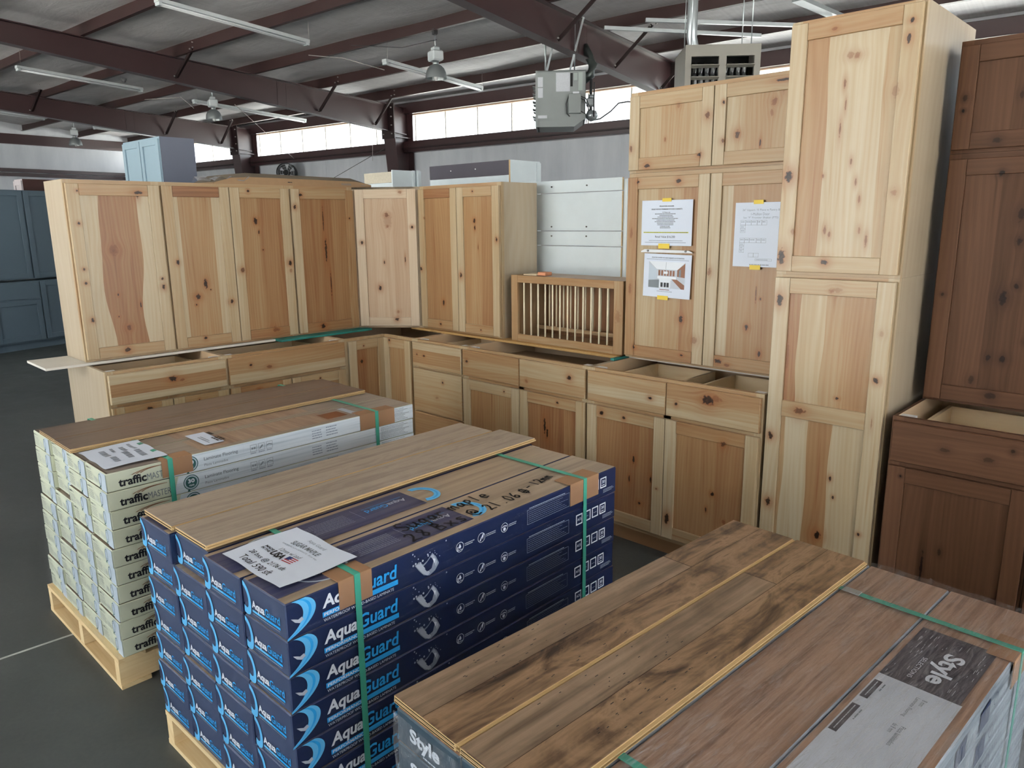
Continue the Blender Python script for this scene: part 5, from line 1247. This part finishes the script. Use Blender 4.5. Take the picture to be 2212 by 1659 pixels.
for o in [q for q in bpy.data.objects if q.get('label', '').startswith('cream flooring carton, first row')]:
    if 'third' in o['label'] or 'rightmost' in o['label']: link('top_print', top1(3 if 'rightmost' in o['label'] else 2), o)
M_WALNUT = grain('brown_walnut_laminate', ['4f4036', '66544a', '766458', '5a4a40', '6e5c50'], 'Y', 18, .8, .38, 130, .25)
for c, (x, y, L) in enumerate(((.098, -.004, 1.275), (.289, -.006, 1.272))):
    for k in range(2):
        plank(F1, x+.001*k, y, Z1+.0008+k*.0082, .186, L, .008, M_WALNUT, '%s dark brown floor plank of the %s pair on the cream cartons' % (('bottom', 'top')[k], ('left', 'right')[c]), 'loose dark brown planks')
strap(F1, .207, .811, Z1, 'teal strap over the near end of the cream cartons'); strap(F1, 1.085, .811, Z1, 'teal strap over the far end of the cream cartons')
protector(F1, .178, .284, .811, Z1, 'brown cardboard edge protector at the near end of the cream cartons', .06, .06)
protector(F1, 1.0, 1.18, .811, Z1, 'brown cardboard edge protector at the far end of the cream cartons', .06, .066)
def draw1(p):
    random.seed(9)
    for (a, b, c, d) in ((.03, .12, .15, .165), (.05, .11, .115, .135), (.13, .22, .14, .165), (.05, .1, .085, .098), (.12, .21, .1, .125), (.06, .14, .045, .07), (.16, .22, .05, .075)): p.lines(a, b, c, d, 1, I_GREY, .8, .0003, .1, .014)
sheet('price_paper', F1, .498, .012, .279, .205, Z1+.0025, 'crinkled white price paper under film on the cream cartons', lambda s, t: .002+.004*math.sin(s*7+t*2)**2+.012*max(0, s-.8)*t, 0, [I_GREY], draw1)
def drawl(p): p.text('SKU', .02, .06, .075, .09, I_BLACK, .02); p.lines(.06, .16, .02, .04, 2, I_GREY, .5); p.lines(.1, .17, .06, .09, 3, I_BLACK, .6, dash=.02)
def drawl(p): p.rect(.015, .06, .075, .09, I_BLACK); p.lines(.06, .16, .02, .04, 2, I_GREY, .5); p.lines(.1, .17, .055, .09, 3, I_BLACK, .6, dash=.02)
sheet('carton_label', F1, .563, .365, .18, .075, Z1+.002, 'small white shipping label in the middle of the cream cartons', lambda s, t: .0005, 0, [I_GREY, I_BLACK], drawl, 'label')

# ------------------------------------------------------------------ brown wrapped cartons, nearest
W3, L3, H3 = .19, 1.24, .0712
M_SLATE = plain('slate_carton_end', '3a4c58', .3, 0, .1, 6, .5)
M_BRP = grain('brown_oak_print', ['6b5140', '8c6d57', 'aa8a73', '785c49', '9c7c66'], 'Y', 24, 1.0, .3, 140, .25)
def greyside():
    t = NT('grey_streaked_side'); co = t.objco(); x, y, z = t.sep(co)
    v = t.noise(t.comb(x, t.math('MULTIPLY', y, 3), t.math('MULTIPLY', z, 60)), 1, 4, .6, .5)
    t.l(t.ramp(v, [(.3, '59626b'), (.5, '8c959d'), (.7, 'a6aeb6')]), t.b.inputs['Base Color']); t.b.inputs['Roughness'].default_value = .35; return t.mat
M_GSIDE = greyside()
cm3 = carton_mesh('brown_carton', W3, L3, H3, [M_SLATE, M_GSIDE, M_BRP], (0, 1, 2))
p = PB(lambda s, t, l: (s, -l, t), [I_WHITE, I_GREY])
p.text('Style', .045, .135, .014, .052, I_WHITE, .04, 0).lines(.085, .145, .008, .013, 1, I_WHITE, .6, dash=.006); EP3 = p.mesh('end_print')
p = PB(lambda s, t, l: (W3+l, s, t), [I_NAVYD, I_GREY])
p.poly([(.80, .006), (.86, .006), (.86, .055), (.80, .05)], I_NAVYD); p.poly([(.66, .006), (.72, .004), (.72, .05), (.66, .045)], I_NAVYD); p.ring(.90, .035, .014, .002, I_NAVYD); p.lines(.3, .5, .015, .05, 3, I_GREY, .3); SP3 = p.mesh('side_print')
M_DKLAB = plain('charcoal_label', '4a454b', .3, 0, .1, 20); M_GYLAB = plain('pale_grey_label', 'ced2d8', .35, 0, .05, 8)
q = PB(lambda s, t, l: (t, L3-s, H3+l), [M_DKLAB, M_GYLAB, I_WHITE, I_PRINT, I_BLACK])   # s runs towards the viewer, t to the right
Y = lambda y: L3-y
q.rect(Y(1.01), Y(.764), .016, .162, M_DKLAB).rect(Y(.764), Y(.30), .016, .166, M_GYLAB)
q.text('Style', Y(.935), Y(.80), .075, .125, I_WHITE, .03).text('SELECTIONS', Y(.885), Y(.79), .058, .067, I_WHITE)
random.seed(4)
for k in range(60):
    a, b = random.uniform(Y(1.0), Y(.78)), random.uniform(.02, .155)
    if not (Y(.945) < a < Y(.76) and .05 < b < .13): q.rect(a, a+random.uniform(.006, .025), b, b+.0007, M_GYLAB, .0002)
q.text('8 mm', Y(.732), Y(.708), .108, .117, I_PRINT).text('Laminate Flooring', Y(.732), Y(.655), .095, .104, I_PRINT)
q.text('Pisos laminados', Y(.624), Y(.555), .108, .117, I_PRINT).text('de 8 mm', Y(.624), Y(.592), .095, .104, I_PRINT)
q.rect(Y(.735), Y(.660), .019, .034, M_DKLAB, .0002).rect(Y(.63), Y(.525), .019, .034, M_DKLAB, .0002)
q.text('Autumn', Y(.73), Y(.70), .022, .030, M_GYLAB, 0, 0, .0005) if False else None
q.lines(Y(.73), Y(.665), .023, .030, 1, M_GYLAB, .22, .0005, .2, .006).lines(Y(.625), Y(.53), .023, .030, 1, M_GYLAB, .22, .0005, .2, .006)
q.lines(Y(.73), Y(.7), .038, .043, 1, I_PRINT, .5).lines(Y(.62), Y(.57), .038, .043, 1, I_PRINT, .5)
TP3 = q.mesh('top_print')
random.seed(41)
for c in range(4):
    for r in range(8):
        o = link('flooring_carton', cm3); F3.put(o, c*W3, random.uniform(-.004, .004), .1165+(7-r)*(Z3-.1165)/8)
        tag(o, 'brown flooring carton, %s row from the top, %s of its stack' % (ORD[r], CN[c]), 'carton', 'brown film-wrapped flooring cartons')
        link('end_print', EP3, o)
        if c == 3: link('side_print', SP3, o)
        if c == 3 and r == 0: link('top_print', TP3, o)
M_RUST = grain('rustic_brown_laminate', ['34251a', '5a4430', '7a6046', '8e7257', '644b33', '84694e'], 'Y', 15, .8, .4, 110, .8)
M_RUST2 = grain('rustic_grey_brown_laminate', ['46382b', '665340', '7f6a55', '927b64', '6e5a46'], 'Y', 22, 1.0, .4, 130, .35)
for c, (x, y, L) in enumerate(((-.012, .004, 1.213), (.186, .004, 1.213))):
    for k in range(2):
        o = plank(F3, x+.001*k, y, Z3+.0008+k*.0084, .187, L, .008, M_RUST, '%s rustic brown floor plank of the %s pair on the nearest pallet' % (('bottom', 'top')[k], ('left', 'right')[c]), 'loose rustic brown planks')
        if k == 1:      # each plank shows two strips with a staggered butt joint
            m = MB(); m.poly([(.002, .002, .00815), (.088, .002, .00815), (.088, .86 if c == 0 else .93, .00815), (.002, .86 if c == 0 else .93, .00815)]); m.obj('strip_pattern', M_RUST2, o)
            m = MB(); m.poly([(.094, .2, .00815), (.185, .2, .00815), (.185, L-.002, .00815), (.094, L-.002, .00815)]) if False else None
            m = MB(); m.box(.0885, .0895, .002, L-.002, .008, .00825); m.box(.002, .0885, .859 if c == 0 else .929, .861 if c == 0 else .931, .008, .00825); m.obj('strip_joint', plain('joint_line', '3a2a1e', .6) if 'joint_line' not in bpy.data.materials else bpy.data.materials['joint_line'], o)
            random.seed(50+c); m = MB()
            for _ in range(46):
                a, b = random.uniform(.01, .17), random.uniform(.12, .55); l_ = random.uniform(.002, .009)
                m.poly([(a, b, .0083), (a+.0018, b, .0083), (a+.0018, b+l_, .0083), (a, b+l_, .0083)])
            m.obj('wormholes', I_BLACK, o)
strap(F3, 1.054, .762, Z3, 'teal strap over the far end of the brown wrapped cartons', .0); strap(F3, .2, .762, Z3, 'teal strap over the near end of the brown wrapped cartons', .0)
protector(F3, .997, 1.10, .762, Z3, 'tan cardboard edge protector on the brown wrapped cartons', .05, .06)
m = MB(); m.box(.39, .43, 1.043, 1.065, Z3+.005, Z3+.0075); o = m.obj('strap_seal', M_GALV); F3.put(o); tag(o, 'small metal seal crimped on the strap of the brown cartons', 'strap seal')
# stretch film over the near stack
def filmsheet(name, fr, pts, nu, nv, amp, mat, lab, fold=None):
    """pts: four corners (a,b,c,d) in the frame; displaced along the normal"""
    a, b, c, d = [Vector(q) for q in pts]; n = (b-a).cross(d-a).normalized(); m = MB()
    for j in range(nv+1):
        for i in range(nu+1):
            s, t = i/nu, j/nv; p_ = a*(1-s)*(1-t)+b*s*(1-t)+c*s*t+d*(1-s)*t
            h = amp*(.5+.5*math.sin(s*23+t*9+3*math.sin(t*7)))*(.4+.6*math.sin(s*5+1)**2)
            if fold: h += .006*math.exp(-((s-fold[0]-fold[1]*t)/.012)**2)
            m.v.append(tuple(p_+n*h))
    for j in range(nv):
        for i in range(nu): q_ = j*(nu+1)+i; m.face((q_, q_+1, q_+nu+2, q_+nu+1), 0, sm=True)
    o = m.obj(name, mat); fr.put(o); return tag(o, lab, 'plastic film')
M_F3 = film('stretch_film_top', (.98, .98, .99), .42, 13, .2, (7, .9, 1), .9, .0, .5, -.5)
M_F3S = film('stretch_film_side', (.95, .96, .97), .45, 10, .18, (1, 2, 1.2), .7, .05)
filmsheet('stretch_film', F3, [(.384, .0, Z3+.0075), (.765, .0, Z3+.0075), (.765, 1.245, Z3+.0075), (.384, 1.245, Z3+.0075)], 60, 80, .0025, M_F3, 'clear stretch film over the top of the brown wrapped cartons', (.75, -.38))
filmsheet('stretch_film', F3, [(.768, 0, .12), (.768, 1.245, .12), (.768, 1.245, Z3+.004), (.768, 0, Z3+.004)], 60, 40, .004, M_F3S, 'wrinkled stretch film over the side of the brown wrapped cartons')
filmsheet('stretch_film', F3, [(0, -.006, .12), (.765, -.006, .12), (.765, -.006, Z3-.004), (0, -.006, Z3-.004)], 60, 40, .004, film('stretch_film_end', (.95, .97, 1), .55, 16, .22, (1.4, 1, 1), .8, .06), 'wrinkled film, whitish with painted highlights, over the near end of the brown cartons')
M_F2 = film('stretch_film_navy', (.98, .98, 1), .10, 7, .15, (1, 1, 6), .4, .0, .1)
filmsheet('stretch_film', F2, [(.7795, 0, .12), (.7795, 1.27, .12), (.7795, 1.27, Z2-.006), (.7795, 0, Z2-.006)], 60, 30, .0012, M_F2, 'thin clear film over the long side of the navy cartons')
filmsheet('stretch_film', F2, [(-.002, -.011, .12), (.778, -.011, .12), (.778, -.011, Z2-.006), (-.002, -.011, Z2-.006)], 50, 30, .0015, film('stretch_film_navy_end', (.98, .98, 1), .07, 8, .18, (1, 1, 1), .4, .0, .1), 'thin clear film over the near end of the navy cartons')
filmsheet('stretch_film', F1, [(-.002, -.034, .12), (.81, -.034, .12), (.81, -.012, .5), (-.002, -.012, .5)], 50, 30, .003, film('stretch_film_cream_end', (1, 1, 1), .14, 14, .2, (1, 1, 1), .6, .0, .2), 'crinkled clear film over the lower near end of the cream cartons')

# ------------------------------------------------------------------ papers taped to the tall stack
def wall_paper(name, x0, z0, w_, h_, lab, tilt, mats, draw, tapes):
    o = empty(name, (x0, .2966-T-.0045, z0), 0, None, lab, 'paper'); o.rotation_euler = (0, tilt, 0)
    m = MB(); m.box(0, w_, 0, .0008, 0, h_); m.obj('sheet', M_PAPER, o)
    p = PB(lambda s, t, l: (s, -l, t), mats); draw(p); p.obj('print', o)
    for a, b, c, d in tapes: m = MB(); m.box(a, b, -.0016, -.0008, c, d); m.obj('tape', M_TAPE, o)
    return o
MS = [I_PRINT, I_BLACK, I_GREY, I_YEL, I_LGREY, M_PAPER, I_PALE, I_BROWN, I_WHITE]
def dp1(p):
    p.text('FRONTIER SHAKER', .10, .18, .182, .188, I_BLACK, .02).text('SOLID WOOD PREMIUM KITCHEN CABINETS', .055, .225, .168, .174, I_BLACK, .02)
    p.text('15 Piece set', .117, .160, .154, .159, I_BLACK, .02)
    for k, (a, b) in enumerate(((.075, .19), (.1, .175), (.09, .18), (.06, .205), (.085, .185), (.075, .19), (.088, .18), (.09, .18), (.105, .16), (.105, .163))): p.lines(a, b, .1465-.0072*k, .1515-.0072*k, 1, I_PRINT, .7, .0002, .02, .006)
    p.rect(.012, .262, .0600, .0645, I_YEL); p.lines(.014, .26, .0608, .0638, 1, I_BLACK, .7, .0004, .01, .008)
    p.text('Retail Value $16,250', .080, .190, .036, .047, I_BLACK, .005)
    p.lines(.045, .235, .022, .0255, 1, I_GREY, .8, .0002, .02, .006); p.lines(.022, .25, .013, .0165, 1, I_GREY, .8, .0002, .01, .006)
wall_paper('price_sheet', 1.779, 1.459, .280, .213, 'price sheet reading Retail Value $16,250 taped on the tall stack', 0, MS, dp1, [(.115, .165, .206, .222), (.10, .162, -.014, .01)])
def dp2(p):
    p.text('FRONTIER SHAKER KITCHEN CABINETS and ACCESSORIES', .045, .225, .188, .193, I_BLACK, .01); p.lines(.015, .25, .180, .183, 1, I_GREY, .8, .0002, .01, .006)
    x0, x1, y0, y1 = .03, .232, .045, .172
    p.rect(x0, x1, y0, y1, I_LGREY)
    p.poly([(x0, y1), (x1, y1), (.19, .135), (.075, .135)], I_WHITE, .0002); p.poly([(x0, .06), (x0, y1-.01), (.075, .132), (.075, .092)], I_PALE, .0002)
    for k in range(6): p.rect(.085+.016*k, .096+.016*k, .105, .131, I_BROWN, .0003)
    p.rect(.08, .185, .09, .102, I_WHITE, .0003); p.poly([(.19, .135), (x1, .168), (x1, .10), (.19, .104)], I_BROWN, .0003); p.poly([(.2, .134), (.21, .14), (.21, .104), (.2, .105)], I_PRINT, .0004)
    p.poly([(.16, .09), (.19, .09), (x1, .065), (x1, .045), (.215, .045)], I_BROWN, .0003); p.poly([(x0, .045), (.09, .045), (.09, .085), (x0, .08)], I_PRINT, .0003)
    p.poly([(.085, .086), (.1, .098), (.145, .098), (.162, .084)], I_WHITE, .0005); p.rect(.092, .155, .046, .086, I_WHITE, .0005)
    for a in (.1, .118, .134): p.rect(a, a+.013, .05, .072, I_BLACK, .0007)
    p.rect(.1265, .1275, .135, .17, I_PRINT, .0004); p.rect(.115, .138, .114, .126, I_WHITE, .0005)
    p.rect(.095, .15, .036, .039, I_BROWN); p.lines(.08, .17, .026, .032, 2, I_GREY, .5, .0002, .05, .006)
wall_paper('kitchen_photo_sheet', 1.797, 1.213, .264, .208, 'sheet with a kitchen photograph taped below the price sheet', math.radians(1.0), MS, dp2, [(.085, .145, -.012, .008)])
def dp3(p):
    p.text('36" Uppers 15 Piece w Pantry &', .035, .205, .238, .250, I_GREY).text('1-Mullion Door', .075, .160, .222, .233, I_GREY).text('Set "F" Frontier Shaker (FTS)', .040, .200, .206, .217, I_GREY)
    for k, (a, b) in enumerate(((.028, .052), (.052, .078), (.078, .105), (.105, .127), (.127, .150))): p.frame(a, b, .180, .201, .0008, I_PRINT).lines(a+.003, b-.003, .19, .198, 1, I_GREY, .4, dash=.006)
    for k in range(2): p.frame(.028, .052, .163-.016*k+.001, .180-.016*k, .0008, I_PRINT).lines(.031, .049, .168-.016*k, .176-.016*k, 1, I_GREY, .4, dash=.006)
    for a, b in ((.028, .050), (.050, .073), (.073, .106), (.106, .128), (.128, .151)): p.frame(a, b, .104, .124, .0008, I_PRINT).lines(a+.003, b-.003, .113, .121, 1, I_GREY, .4, dash=.006)
    for k in range(3): p.frame(.028, .050, .090-.0145*k, .1045-.0145*k, .0008, I_PRINT).lines(.031, .047, .094-.0145*k, .101-.0145*k, 1, I_GREY, .4, dash=.006)
    p.frame(.072, .096, .042, .06, .0008, I_PRINT).frame(.096, .120, .042, .06, .0008, I_PRINT); p.frame(.105, .182, .027, .036, .0008, I_PRINT).lines(.11, .178, .029, .034, 1, I_GREY, .5, dash=.005)
    p.lines(.08, .175, .006, .013, 1, I_GREY, .7, dash=.01)
wall_paper('layout_sheet', 2.273, 1.374, .212, .277, 'layout sheet headed 36 inch Uppers taped on the right stack door', 0, MS, dp3, [(.085, .13, .270, .287), (.082, .132, -.012, .008)])
lg = empty('white_ledge', (1.785, .2966-T-.012, 1.426), 0, None, 'thin white plastic ledge with two screws between the taped sheets', 'ledge')
m = MB(); m.prism([(0, .006), (.02, .015), (.265, .012), (.285, .003), (.285, 0), (0, 0)], 'y', 0, .008); m.obj('ledge_bar', M_BLOCK, lg)
for xx in (.04, .25): link('screw', sc, lg, (xx, 0, .008))
# marker note on a drawer side, small white board behind the navy stack
m = MB(); m.rbox(1.60, 1.66, -.36, -.34, .46, .535, .003); m.box(1.6, 1.66, -.36, -.3, .0, .46) if False else None
tb = m.obj('white_foam_block', M_BLOCK); tb.location = (0, 0, 0); tag(tb, 'small white block peeking out behind the navy cartons', 'block')
m = MB(); m.rbox(1.55, 1.72, -.42, -.25, .0, .459, .004); tag(m.obj('carton_crate', M_CARD), 'brown carton behind the navy stack, carrying the white block', 'carton')
p = PB(lambda s, t, l: (-.30+l+.0006, s, z0+t), [I_BLACK, I_PRINT]); random.seed(2)
p.lines(-.44, -.40, .016, .022, 1, I_BLACK, .8).lines(-.06, .03, .012, .024, 2, I_PRINT, .6).lines(.09, .13, .012, .016, 1, I_PRINT, .8); p.obj('print', fc)
